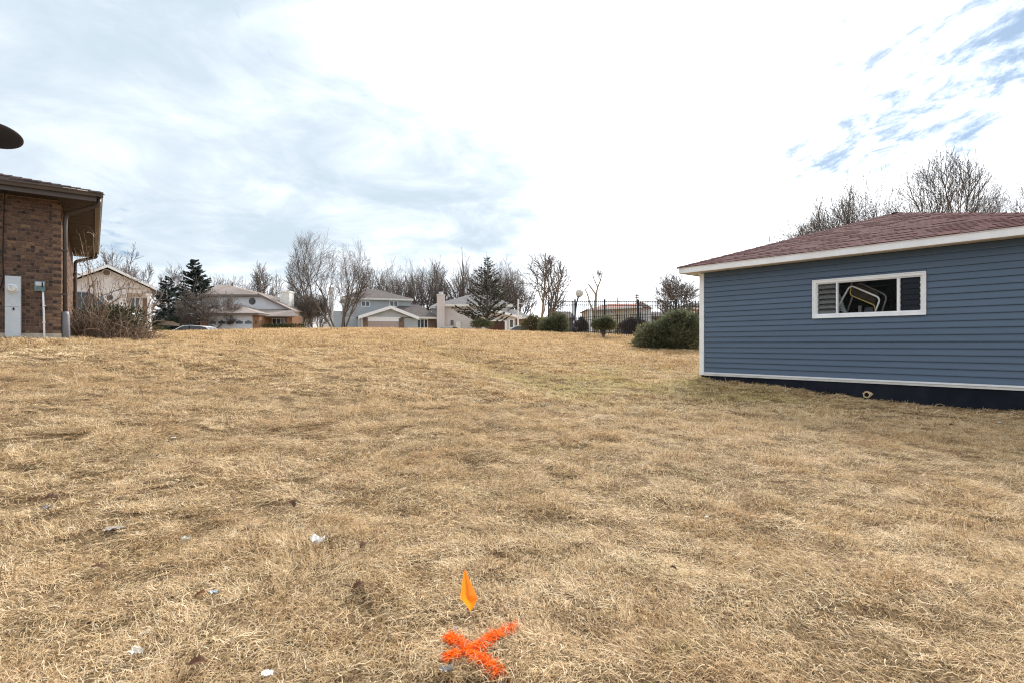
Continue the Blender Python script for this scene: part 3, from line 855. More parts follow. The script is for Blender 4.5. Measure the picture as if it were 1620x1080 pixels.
def wz(px, py, y=0.0):
    p = fb(wx(px, y), y, 0); return (HY - py) / F * p.y


# electric meter cabinet
yo = -.12
xa, xb = wx(7.5, yo), wx(33, yo); zt_, zl = wz(20, 437, yo), wz(20, 540, yo) - .12
mc = empty('meter_cabinet', fb((xa + xb) / 2, 0, zl), BA)
tag(mc, 'tall pale grey electric meter cabinet on the brick wall', 'meter cabinet')
MB().box(xa, xb, yo, -.004, zl, zt_, fb).build('cabinet', M['galv'], mc, bevel=.006)
zm = wz(20, 486, yo)
MB().box(xa + .006, xb - .006, yo - .012, yo - .001, zm + .004, zt_ - .006, fb).build('cover', M['galv'], mc, bevel=.003)
MB().box(xa + .006, xb - .006, yo - .012, yo - .001, zl + .01, zm - .004, fb).build('cover', M['galv'], mc, bevel=.003)
ctr = fb(wx(18.8, yo - .02), yo - .03, wz(18.8, 457, yo)); nn = fb(0, -1, 0) - fb(0, 0, 0)
MB().disc(ctr, nn, .088, 24, depth=.03).build('meter_ring', M['pvc'], mc)
md = MB()
for (r_, d_, r2_, d2_) in ((.075, .0, .072, .05), (.072, .05, .055, .075), (.055, .075, 0.001, .08)):
    u = Vector(nn).orthogonal().normalized(); w_ = Vector(nn).cross(u)
    for k in range(20):
        a0, a1 = 2 * math.pi * k / 20, 2 * math.pi * (k + 1) / 20
        f_ = lambda a, r, d: ctr + (u * math.cos(a) + w_ * math.sin(a)) * r + Vector(nn) * d
        md.face([f_(a0, r_, d_), f_(a1, r_, d_), f_(a1, r2_, d2_), f_(a0, r2_, d2_)])
md.build('meter_dome', mat('meter_glass', (.62, .64, .62), .15, spec=.6), mc, smooth=True)
q = fb(wx(18.8, yo - .02), yo - .112, wz(18.8, 454.5, yo)); MB().box(wx(16, yo), wx(21.5, yo), yo - .1125, yo - .108, wz(18, 457, yo), wz(18, 452, yo), fb).build('dial_plate', M['galv'], mc)
MB().box(wx(20.3, yo), wx(22.8, yo), yo - .03, yo - .012, wz(21, 491, yo), wz(21, 487, yo), fb).build('latch', M['dark'], mc)
# cable that drops past the cabinet
cbl = MB(); cbl.tube(rounded([fb(wx(8.5, -.5), -.5, 3.02), fb(wx(6, -.12), -.1, 2.55), fb(wx(4.5), -.03, 1.6), fb(wx(6.5), -.03, 1.25), fb(wx(-3), -.05, .95), fb(wx(-12), -.02, .8)], .2), .009, 6)
tag(cbl.build('cable', M['rubber'], smooth=True), 'black cable hanging down the brick wall from the gutter', 'cable')
# small service box with its conduit
y2 = -.10
sbx = empty('service_box', fb(wx(63), 0, 0), BA)
tag(sbx, 'small teal grey service box with white conduit on brick wall', 'utility box')
MB().box(wx(54, y2), wx(71.5, y2), y2, -.004, wz(63, 461, y2), wz(63, 445, y2), fb).build('box', M['teal_box'], sbx, bevel=.012)
MB().box(wx(56, y2), wx(70, y2), y2 - .012, y2 - .001, wz(63, 452.5, y2), wz(63, 446.5, y2), fb).build('cover', M['galv'], sbx, bevel=.004)
MB().box(wx(66, y2), wx(68, y2), y2 - .02, y2 - .0125, wz(63, 455, y2), wz(63, 447, y2), fb).build('latch', M['dark'], sbx)
MB().tube(rounded([fb(wx(68, -.06), -.06, wz(68, 462)), fb(wx(69.5, -.06), -.06, wz(69, 500)), fb(wx(70.5, -.06), -.06, -.25)], .1), .017, 10).build('conduit', M['pvc'], sbx, smooth=True)
for py in (485, 511): MB().box(wx(67.5), wx(72.5), -.085, -.004, wz(70, py), wz(70, py - 1.6), fb).build('clip', M['pvc'], sbx)

# satellite dish on the roof
dz_ = 10.35
dc = W(-12, 213, dz_); vdir = (dc - Vector((0, 0, E))).normalized()
rt = Vector((1, 0, 0)); rt = (rt - vdir * rt.dot(vdir)).normalized(); upv = rt.cross(vdir)
t20 = math.radians(-20); maj = rt * math.cos(t20) + upv * math.sin(t20); mnr = -rt * math.sin(t20) + upv * math.cos(t20)
Nn = (vdir * .56 + mnr * .83).normalized(); vv = Nn.cross(maj).normalized()
sd_ = empty('satellite_dish', (dc.x, dc.y, dc.z - .75))
tag(sd_, 'dark grey satellite dish on a mast above the brick house roof', 'satellite dish')
mb = MB(); rings = 8; nseg = 36; a_, b_ = .45, .42
vv_ = []
for sft in (0.0, -.012):
    for i in range(1, rings + 1):
        for k in range(nseg):
            t = 2 * math.pi * k / nseg; r_ = i / rings
            vv_.append(dc + maj * (a_ * r_ * math.cos(t)) + vv * (b_ * r_ * math.sin(t)) + Nn * (.07 * (r_ * r_ - 1) + sft))
fc = []
for s_ in (0, 1):
    o_ = s_ * rings * nseg
    for i in range(rings - 1):
        for k in range(nseg):
            f_ = (o_ + i * nseg + k, o_ + i * nseg + (k + 1) % nseg, o_ + (i + 1) * nseg + (k + 1) % nseg, o_ + (i + 1) * nseg + k)
            fc.append(f_ if s_ == 0 else f_[::-1])
    fc.append(tuple(o_ + k for k in range(nseg))[::1 if s_ else -1])
for k in range(nseg):
    fc.append(((rings - 1) * nseg + k, (rings - 1) * nseg + (k + 1) % nseg, (2 * rings - 1) * nseg + (k + 1) % nseg, (2 * rings - 1) * nseg + k))
mb.add(vv_, fc); mb.build('reflector', M['dish'], sd_, smooth=True)
back = dc - Nn * .085
mb = MB(); foot = Vector((back.x - .05, back.y - .02, dc.z - 1.0)); mb.tube([back + Nn * .0, back - Nn * .12 , foot], .025, 8); mb.build('mast', M['dish'], sd_)
mb = MB(); mb.tube([dc - vv * .42 - Nn * .02, dc - vv * .3 + Nn * .45], .014, 6); mb.build('feed_arm', M['dish'], sd_)
mb = MB(); mb.tube([dc - vv * .3 + Nn * .43, dc - vv * .22 + Nn * .40], .035, 8); mb.build('feed_horn', M['grey_plastic'], sd_)

# ------------------------------------------------------------------ far houses
def hx(px, Z): return (px - CX) / F * Z
def hz(py, Z): return E + (HY - py) / F * Z


def house(name, label, px, Z, rz=0.0, cat='house'):
    x = hx(px, Z)
    o = empty(name, (x, Z, gz(x, Z) - .1), rz)
    tag(o, label, cat)
    return o


def pane_window(par, fr, x0, x1, z0, z1, y, frame=.07, mull=0, hbar=0, mf='white', mp='pane'):
    """frame (part) > pane (sub-part); y is the wall face, smaller y is nearer the street"""
    mb = MB()
    for (a, b, c, d) in ((x0, x1, z0, z0 + frame), (x0, x1, z1 - frame, z1), (x0, x0 + frame, z0 + frame, z1 - frame), (x1 - frame, x1, z0 + frame, z1 - frame)):
        mb.box(a, b, y - .06, y + .04, c, d, fr)
    for k in range(mull):
        xc = x0 + (x1 - x0) * (k + 1) / (mull + 1); mb.box(xc - frame * .5, xc + frame * .5, y - .05, y + .03, z0 + frame, z1 - frame, fr)
    w = mb.build('window', M[mf], par)
    n = mull + 1
    for k in range(n):
        a = x0 + (x1 - x0) * k / n + frame * .6; b = x0 + (x1 - x0) * (k + 1) / n - frame * .6
        MB().box(a, b, y - .03, y - .005, z0 + frame, z1 - frame, fr).build('pane', M[mp], w)
    return w


def garage_door(par, fr, x0, x1, z0, z1, y, m, rows=4, cols=4, glass=True):
    mb = MB(); mb.box(x0, x1, y - .02, y + .03, z0, z1, fr); d = mb.build('garage_door', M[m], par)
    for r in range(rows):
        a, b = z0 + (z1 - z0) * r / rows + .015, z0 + (z1 - z0) * (r + 1) / rows - .015
        s = MB(); s.box(x0 + .02, x1 - .02, y - .045, y - .021, a, b, fr)
        if not (glass and r == rows - 1):
            for c in range(cols):
                u0 = x0 + (x1 - x0) * c / cols + .12; u1 = x0 + (x1 - x0) * (c + 1) / cols - .12
                s.box(u0, u1, y - .06, y - .046, a + .1, b - .1, fr)
        s.build('door_section', M[m], d)
        if glass and r == rows - 1:
            for c in range(cols + 1):
                u0 = x0 + (x1 - x0) * (c + .12) / (cols + 1); u1 = x0 + (x1 - x0) * (c + .88) / (cols + 1)
                MB().prism([(u0, a + .08), (u1, a + .08), (u1, b - .22), ((u0 + u1) / 2, b - .08), (u0, b - .22)], 'y', y - .056, y - .046, fr).build('pane', M['pane'], d)
    return d


def hip(par, fr, x0, x1, y0, y1, ze, zr, rx0, rx1, mroof, mfas='white', fh=.22, name='roof'):
    """hip roof; ridge from rx0 to rx1 at mid depth"""
    ym = (y0 + y1) / 2
    mb = MB()
    v = [(x0, y0, ze), (x1, y0, ze), (x1, y1, ze), (x0, y1, ze), (rx0, ym, zr), (rx1, ym, zr)]
    mb.add([fr(*p) for p in v], [(0, 1, 5, 4), (1, 2, 5), (2, 3, 4, 5), (3, 0, 4), (3, 2, 1, 0)])
    r = mb.build(name, M[mroof], par)
    mb = MB(); mb.box(x0 + .03, x1 - .03, y0 + .03, y1 - .03, ze - fh, ze - .004, fr); mb.build('fascia', M[mfas], r)
    return r


def gable(par, fr, x0, x1, y0, y1, ze, zr, xr, mroof, mwall, fas='white', fw=.26, oh=.4, xl_e=None):
    """street-facing gable: wall triangle, two roof planes, white rakes; eaves at x0, x1"""
    sl = (zr - ze) / (xr - x0); sr = (zr - ze) / (x1 - xr)
    mb = MB(); mb.prism([(x0 + .35, ze + .35 * sl - .1), (x1 - .35, ze + .35 * sr - .1), (xr, zr - .12)], 'y', y0 + oh, y1, fr); mb.build('gable_wall', M[mwall], par)
    th = .14
    mb = MB()
    mb.prism([(x0, ze), (xr, zr), (xr, zr + th), (x0, ze + th)], 'y', y0, y1, fr); mb.prism([(xr, zr), (x1, ze), (x1, ze + th), (xr, zr + th)], 'y', y0, y1, fr)
    r = mb.build('roof', M[mroof], par)
    for s in (0, 1):
        mb = MB()
        if s == 0: mb.prism([(x0, ze - fw + th), (xr, zr - fw + th), (xr, zr + th - .02), (x0, ze + th - .02)], 'y', y0 - .05, y0 - .004, fr)
        else: mb.prism([(xr + .003, zr - fw + th), (x1, ze - fw + th), (x1, ze + th - .02), (xr + .003, zr + th - .02)], 'y', y0 - .05, y0 - .004, fr)
        mb.build('rake_board', M[fas], r)
    return r


def local(o):
    """mapping helpers in a house frame: X(px, y) and H(py, y, px) for the plane y behind its front, and the frame function with world z"""
    fr_ = framer(o); z0 = o.location.z

    def sol(px, y):
        k = (px - CX) / F; q = fr_(0, y, 0); u = fr_(1, y, 0) - q
        t = (k * q.y - q.x) / (u.x - k * u.y); return t, q.y + t * u.y
    return (lambda px, y=0: sol(px, y)[0]), (lambda py, y=0, px=None: hz(py, sol(px, y)[1] if px else fr_(0, y, 0).y)), (lambda x, y, z: fr_(x, y, z - z0)), z0


# house with porch columns at the left, half hidden by the dry shrub
h1 = house('gable_house', 'pale stucco house with round gable vent and white porch columns', 172, 34, math.radians(35))
X, H, fr, b0 = local(h1)
gy = .5
za = H(422, gy, 170); xap = X(170, gy); xre = X(248.5, gy); zre = H(459, gy, 248); xle = 2 * xap - xre
ym_ = 1.0
zw = zre - .08
MB().box(xle + .4, X(201, 1), ym_ + .03, 9, b0, zre + .25, fr).build('wall', M['lilac'], h1)
MB().box(X(201, 1) + .002, xre - .45, 2.4, 9, b0, zw, fr).build('wall', M['lilac'], h1)
mb = MB(); mb.box(X(201, 1) + .002, xre - .3, 1.0, 1.2, zw - .16, zw + .06, fr); mb.build('porch_beam', M['lilac'], h1)
r = gable(h1, fr, xle, xre, gy, 9.5, zre, za, xap, 'roof_grey', 'lilac', fw=.2, oh=.5)
MB().disc(fr(X(168.5, .9), .93, H(432, .9, 168)), fr(0, -1, 0) - fr(0, 0, 0), .24, 20, depth=.05).build('vent_frame', M['white'], h1)
MB().disc(fr(X(168.5, .9), .90, H(432, .9, 168)), fr(0, -1, 0) - fr(0, 0, 0), .18, 20, depth=.03).build('vent_louvre', M['trim_brown'], h1)
for px in (192, 236):
    xc = X(px, 1.05)
    c = MB(); c.tube([fr(xc, 1.05, b0), fr(xc, 1.05, zw - .16)], [.13, .11], 12); c.box(xc - .17, xc + .17, .9, 1.22, zw - .28, zw - .161, fr); c.box(xc - .17, xc + .17, .9, 1.22, b0, b0 + .2, fr)
    c.build('column', M['white'], h1)
pane_window(h1, fr, X(205, 2.4), X(222, 2.4), H(490, 2.4, 210), H(470, 2.4, 210), 2.4, .06, 1)
MB().box(X(226, 2.4), X(234, 2.4), 2.36, 2.398, b0 + .2, H(472, 2.4, 230), fr).build('door', M['far_brick2'], h1)
mb = MB(); mb.tube([fr(X(230, .6), .6, H(512, .6, 230)), fr(X(236, .3), .3, H(520, .3, 236)), fr(X(236, .3), .3, b0)], .04, 6); mb.build('railing', M['white'], h1)
MB().box(xle + .8, X(151, 1), .93, .998, b0, H(466, 1, 140), fr).build('garage_door', M['door_white'], h1)
mb = MB(); mb.prism([(xle - 3, za - .1), (xap - .6, za - .1), (xap - .3, za - .8), (xle - 3, za - .8)], 'y', 5, 12, fr); mb.build('rear_roof', M['roof_grey'], h1)
MB().disc(fr(X(174, .96), .96, H(471, .96, 174)), fr(0, -1, 0) - fr(0, 0, 0), .17, 8, depth=.12).build('porch_lamp', M['pane_dark'], h1)

# cream house with tan roofs
h2 = house('tan_roofed_house', 'cream house with tan hip roofs, round window and white garage door', 375, 58)
X, H, fr, b0 = local(h2)
dz2 = 5
mb = MB(); mb.prism([(X(320, dz2), b0), (X(462, dz2), b0), (X(462, dz2), H(491.5, dz2)), (X(413, dz2), H(467, dz2)), (X(320, dz2), H(467, dz2))], 'y', dz2, dz2 + 9, fr); mb.build('wall', M['cream'], h2)
rr = hip(h2, fr, X(314, dz2), X(414.5, dz2), dz2 - .5, dz2 + 9.5, H(466.8, dz2), H(450, dz2 + 4), X(343, dz2 + 4), X(357, dz2 + 4), 'roof_tan', 'trim_brown')
mb = MB(); mb.prism([(X(411, dz2), H(467, dz2)), (X(465.5, dz2), H(493, dz2)), (X(465.5, dz2), H(491, dz2)), (X(411, dz2), H(464.5, dz2))], 'y', dz2 - .5, dz2 + 9.5, fr); mb.build('side_roof', M['roof_tan'], h2)
mb = MB(); mb.prism([(X(411, dz2), H(468.3, dz2)), (X(465.5, dz2), H(494, dz2)), (X(465.5, dz2), H(491.5, dz2)), (X(411, dz2), H(465.5, dz2))], 'y', dz2 - .56, dz2 - .505, fr); mb.build('rake_board', M['trim_brown'], h2)
fw_ = MB().disc(fr(X(399.2, dz2), dz2 - .06, H(477, dz2)), (0, -1, 0), .39, 24, depth=.06).build('round_window', M['trim_brown'], h2)
MB().disc(fr(X(399.2, dz2), dz2 - .085, H(477, dz2)), (0, -1, 0), .32, 24, depth=.02).build('pane', M['pane'], fw_)
mb = MB(); mb.box(X(399, dz2) - .02, X(399, dz2) + .02, dz2 - .12, dz2 - .09, H(481.3, dz2), H(472.7, dz2), fr); mb.build('glazing_bar', M['trim_brown'], fw_)
# garage wing
MB().box(X(326), X(328.6), .0, dz2, b0, H(496.6), fr).build('brick_pier', M['far_brick'], h2)
MB().box(X(399.5), X(409.8), .0, dz2, b0, H(496.6), fr).build('brick_pier', M['far_brick'], h2)
MB().box(X(316), X(325.9), .02, dz2, b0, H(496.6), fr).build('brick_pier', M['far_brick'], h2)
MB().box(X(328.7), X(399.4), .05, dz2, H(505.4), H(496.6), fr).build('header', M['cream'], h2)
garage_door(h2, fr, X(328.7), X(399.4), b0, H(505.4), .12, 'door_white')
hip(h2, fr, X(312), X(412.5), -.5, dz2 + 4.0, H(495.8), H(478.5, 1.75), X(349, 1.75), X(357, 1.75), 'roof_tan', 'trim_brown')
MB().box(X(404), X(405.5), -.1, -.003, H(513), H(508), fr).build('wall_lamp', M['pane_dark'], h2)
# porch
mb = MB(); mb.add([fr(X(406, 1.5), 1.2, H(500.6, 1.2)), fr(X(468.5, 1.5), 1.2, H(500.6, 1.2)), fr(X(462, 4.5), 4.98, H(489.5, 4.98)), fr(X(396, 4.5), 4.98, H(489.5, 4.98)), fr(X(396, 4.5), 4.98, H(491, 4.98) - .1), fr(X(462, 4.5), 4.98, H(491, 4.98) - .1)],
                  [(0, 1, 2, 3), (0, 4, 5, 1), (1, 5, 2), (0, 3, 4)]); pr = mb.build('porch_roof', M['roof_tan'], h2)
MB().box(X(406, 1.5), X(468.5, 1.5), 1.12, 1.19, H(502, 1.2), H(500.2, 1.2), fr).build('fascia', M['trim_brown'], pr)
MB().box(X(410), X(453, 3), 3.0, 4.9, b0, H(498, 3), fr).build('brick_wall', M['far_brick2'], h2)
MB().box(X(453.2, 2), X(462, 2), 2.0, 4.9, b0, H(499, 2), fr).build('brick_pier', M['far_brick'], h2)
pane_window(h2, fr, X(424, 3), X(452, 3), H(514, 3), H(503.5, 3), 2.94, .09, 3)
mb = MB(); mb.box(X(446, dz2 + 2), X(460.5, dz2 + 2), dz2 + 1.5, dz2 + 2.9, H(490, 7), H(461.5, 7), fr); mb.box(X(445.4, 7), X(461.1, 7), dz2 + 1.44, dz2 + 2.96, H(463.5, 7), H(461, 7), fr); mb.build('chimney', M['white_dirty'], h2)
mb = MB(); mb.tube([fr(X(368, 9), 9, H(456, 9)), fr(X(368, 9), 9, H(447.5, 9))], .11, 8); mb.build('vent_pipe', M['trim_brown'], h2)

# grey two storey house
h3 = house('grey_house', 'grey two storey house with white gable trim and mauve garage door', 612, 80, math.radians(19))
X, H, fr, b0 = local(h3)
d3 = 5.0
MB().box(X(546, d3), X(650, d3), d3, d3 + 8.5, b0, H(473.5, d3), fr).build('wall', M['greyside'], h3)
hip(h3, fr, X(539, d3), X(653.5, d3), d3 - .6, d3 + 9.1, H(472.4, d3), H(459, 9), X(580, 9), X(600, 9), 'roof_grey', 'white_dirty', .3)
for a, b in ((571, 585.5), (616, 630)): pane_window(h3, fr, X(a, d3), X(b, d3), H(485.5, d3, a), H(476, d3, a), d3, .12, 1)
MB().box(X(568.6), X(662), .45, d3 - .01, b0, H(502.5), fr).build('garage_wall', M['greyside'], h3)
gable(h3, fr, X(566.5), X(663), -.15, d3 - .02, H(502), H(485), X(618), 'roof_grey', 'greyside', fw=.5, oh=.5)
MB().box(X(574.5), X(582), .36, .449, b0, H(502.4), fr).build('brick_pier', M['far_brick2'], h3)
MB().box(X(631.5), X(640), .36, .449, b0, H(502.4), fr).build('brick_pier', M['far_brick2'], h3)
MB().box(X(582.2), X(631.3), .34, .449, H(508.4), H(503), fr).build('header', M['white'], h3)
MB().box(X(580), X(634), .28, .339, H(503), H(501.6), fr).build('trim_band', M['white'], h3)
garage_door(h3, fr, X(582.3), X(631.2), b0, H(508.5), .42, 'door_pink', 4, 4, False)
for px in (577.5, 635.5): MB().box(X(px) - .09, X(px) + .09, .2, .355, H(508), H(505), fr).build('wall_lamp', M['pane_dark'], h3)
mb = MB(); mb.tube([fr(X(571.5), .3, H(502)), fr(X(573), .3, H(505)), fr(X(573), .3, b0)], .06, 6); mb.build('downspout', M['white'], h3)
# right wing
MB().box(X(640), X(689, 2.2), 2.2, 9, b0, H(502, 2.2, 665), fr).build('wing_wall', M['far_brick2'], h3)
hip(h3, fr, X(634, 1.2), X(694.5, 1.2), 1.2, 10, H(501.2, 1.2, 665), H(482, 5.5, 650), X(628, 5.5), X(662, 5.5), 'roof_grey', 'white_dirty', .3, 'wing_roof')
MB().box(X(653.4), X(655.6), 1.35, 1.6, b0, H(502.5, 1.5), fr).build('column', M['white'], h3)
pane_window(h3, fr, X(659, 2.2), X(677, 2.2), H(520, 2.2, 668), H(504.5, 2.2, 668), 2.15, .14, 2)
MB().box(X(643), X(650), 2.12, 2.19, b0, H(505, 2), fr).build('door', M['dark'], h3)
mb = MB(); mb.box(X(521), X(528.5), 6, 7.4, b0, H(453.5, 2), fr); mb.box(X(520.2), X(529.3), 5.92, 7.48, H(455, 2), H(453, 2), fr); mb.build('chimney', M['white_dirty'], h3)
MB().box(X(529), X(545.8), 5.5, 12, b0, H(490), fr).build('rear_wall', M['greyside'], h3)

# pinkish house with chimney
h4 = house('stucco_house', 'pinkish stucco two storey house with front chimney and maroon garage door', 755, 82, math.radians(6))
X, H, fr, b0 = local(h4)
MB().box(X(693), X(806), 3, 11, b0, H(480), fr).build('wall', M['cream2'], h4)
hip(h4, fr, X(688), X(814), 2.3, 11.7, H(479.5), H(463, 3), X(745), X(776), 'roof_slate', 'white_dirty', .4)
MB().box(X(680), X(692.9), 6, 11, b0, H(483), fr).build('rear_wall', M['cream2'], h4)
hip(h4, fr, X(677), X(700), 5.4, 11.6, H(482), H(476, 3), X(688), X(692), 'roof_slate', 'white_dirty', .3, 'rear_roof')
mb = MB(); mb.box(X(690.5), X(703), 1.9, 2.99, b0, H(465), fr); mb.box(X(689.8), X(703.7), 1.84, 3.05, H(466.5), H(464.5), fr); ch_ = mb.build('chimney', M['cream2'], h4)
MB().tube([fr(X(697), 2.4, H(465)), fr(X(697), 2.4, H(460.5))], .35, 8).build('chimney_cap', M['galv'], ch_)
pane_window(h4, fr, X(719), X(726.5), H(488), H(480.5), 3, .1, 0)
pane_window(h4, fr, X(712.5), X(717.5), H(514), H(505.5), 3, .09, 0, mf='trim_brown')
pane_window(h4, fr, X(757), X(770.5), H(484.5), H(476.5) - .4, 3, .12, 1)
pane_window(h4, fr, X(793.5), X(804), H(487), H(480) - .1, 3, .12, 1)
MB().box(X(721), X(729), 2.6, 2.99, b0, H(508), fr).build('side_door', M['white_dirty'], h4)
MB().box(X(757), X(816), .6, 2.99, b0, H(500), fr).build('garage_wall', M['cream2'], h4)
gable(h4, fr, X(753.5), X(821), 0, 4, H(500.2), H(490.5), X(780), 'roof_slate', 'cream2', fw=.42, oh=.5)
garage_door(h4, fr, X(773), X(799), b0, H(508), .56, 'door_red', 4, 3, False)
for a, b in ((771, 772.8), (799.2, 802)): MB().box(X(a), X(b), .5, .59, b0, H(506.5), fr).build('trim_board', M['white'], h4)
MB().box(X(771), X(802), .5, .585, H(508), H(506.5), fr).build('header', M['white'], h4)
MB().box(X(816), X(836), 2.5, 9, b0, H(501, 2), fr).build('wing_wall', M['far_brick2'], h4)
hip(h4, fr, X(811), X(842), 1.6, 10, H(501.2, 2), H(489, 5), X(800), X(822), 'roof_slate', 'white_dirty', .3, 'wing_roof')
pane_window(h4, fr, X(806), X(813.5), H(519), H(504.5), .55, .12, 0)

# beige bungalow with the red roof behind the iron fence
h5 = house('beige_bungalow', 'beige bungalow with red roof behind the black iron fence', 975, 52)
X, H, fr, b0 = local(h5)
MB().box(X(932.5), X(1012), 0, 6, b0, H(488.5), fr).build('wall', M['beige'], h5)
mb = MB(); mb.prism([(X(1012.2), b0), (X(1032), b0), (X(1032), H(488)), (X(1017), H(478.4)), (X(1012.2), H(486))], 'y', .4, 6, fr); mb.build('end_wall', M['cream'], h5)
mb = MB(); mb.add([fr(X(928), -.6, H(489.8)), fr(X(1013.5), -.6, H(485.6)), fr(X(1016), 3, H(477)), fr(X(972), 3, H(477.6)), fr(X(928), 6.6, H(489.8)), fr(X(1035), 6.6, H(488)), fr(X(1035), .3, H(488)), fr(X(1016.5), .3, H(477.2))],
                  [(0, 1, 2, 3), (3, 4, 0), (2, 5, 4, 3), (1, 7, 2), (7, 6, 5, 2), (0, 4, 5, 6, 1)]); r5 = mb.build('roof', M['roof_red'], h5)
mb = MB(); mb.hexa([fr(X(928), -.66, H(492)), fr(X(1013.5), -.66, H(488)), fr(X(1013.5), -.605, H(488)), fr(X(928), -.605, H(492)), fr(X(928), -.66, H(489.6)), fr(X(1013.5), -.66, H(485.4)), fr(X(1013.5), -.605, H(485.4)), fr(X(928), -.605, H(489.6))]); mb.build('fascia', M['white_dirty'], r5)
mb = MB(); mb.prism([(X(1013.6), H(486)), (X(1016.6), H(478.3)), (X(1035), H(489.6)), (X(1035), H(488)), (X(1016.6), H(476.8)), (X(1013.6), H(484.4))], 'y', .22, .29, fr); mb.build('rake_board', M['white'], r5)
pane_window(h5, fr, X(965.5), X(970), H(497), H(491), 0, .07, 0)
pane_window(h5, fr, X(1004), X(1007), H(498), H(492), 0, .05, 0, mp='pane_dark')
MB().box(X(932), X(935.5), -.5, -.2, b0, H(491), fr).build('column', M['white'], h5)
MB().box(X(940), X(943.5), -.06, -.003, b0, H(492), fr).build('pilaster', M['far_brick'], h5)

# low dark houses beyond
h6 = house('dark_gabled_house', 'low dark grey gabled house beyond the left end of iron fence', 888, 92)
X, H, fr, b0 = local(h6)
MB().box(X(868), X(908), .5, 8, b0, H(503), fr).build('wall', M['roof_slate'], h6)
gable(h6, fr, X(864), X(888), 0, 8, H(503), H(491.5), X(875), 'roof_grey', 'roof_slate', 'white_dirty', .25)
hip(h6, fr, X(872), X(912), .4, 8, H(503), H(492.5, 3), X(874), X(906), 'roof_grey', 'trim_brown', .3, 'main_roof')
pane_window(h6, fr, X(872), X(878), H(513), H(505.5), .5, .12, 1)
h7 = house('dark_low_building', 'long dark low building right of the red roofed bungalow', 1050, 88)
X, H, fr, b0 = local(h7)
MB().box(X(1034), X(1070), .5, 8, b0, H(501), fr).build('wall', M['trim_brown'], h7)
hip(h7, fr, X(1031), X(1073), 0, 8.5, H(500.5), H(492.5, 3), X(1038), X(1066), 'roof_grey', 'trim_brown', .3)
pane_window(h7, fr, X(1046), X(1052), H(511), H(504), .5, .12, 1)
h8 = house('reddish_house', 'reddish brown house beside the garage corner beyond the fence', 1104, 80)
X, H, fr, b0 = local(h8)
MB().box(X(1092), X(1125), .5, 8, b0, H(487), fr).build('wall', M['far_brick'], h8)
hip(h8, fr, X(1088), X(1130), 0, 8.5, H(486.5), H(479, 3), X(1102), X(1118), 'roof_grey', 'white_dirty', .3)
pane_window(h8, fr, X(1095), X(1101), H(500), H(492), .5, .12, 1)

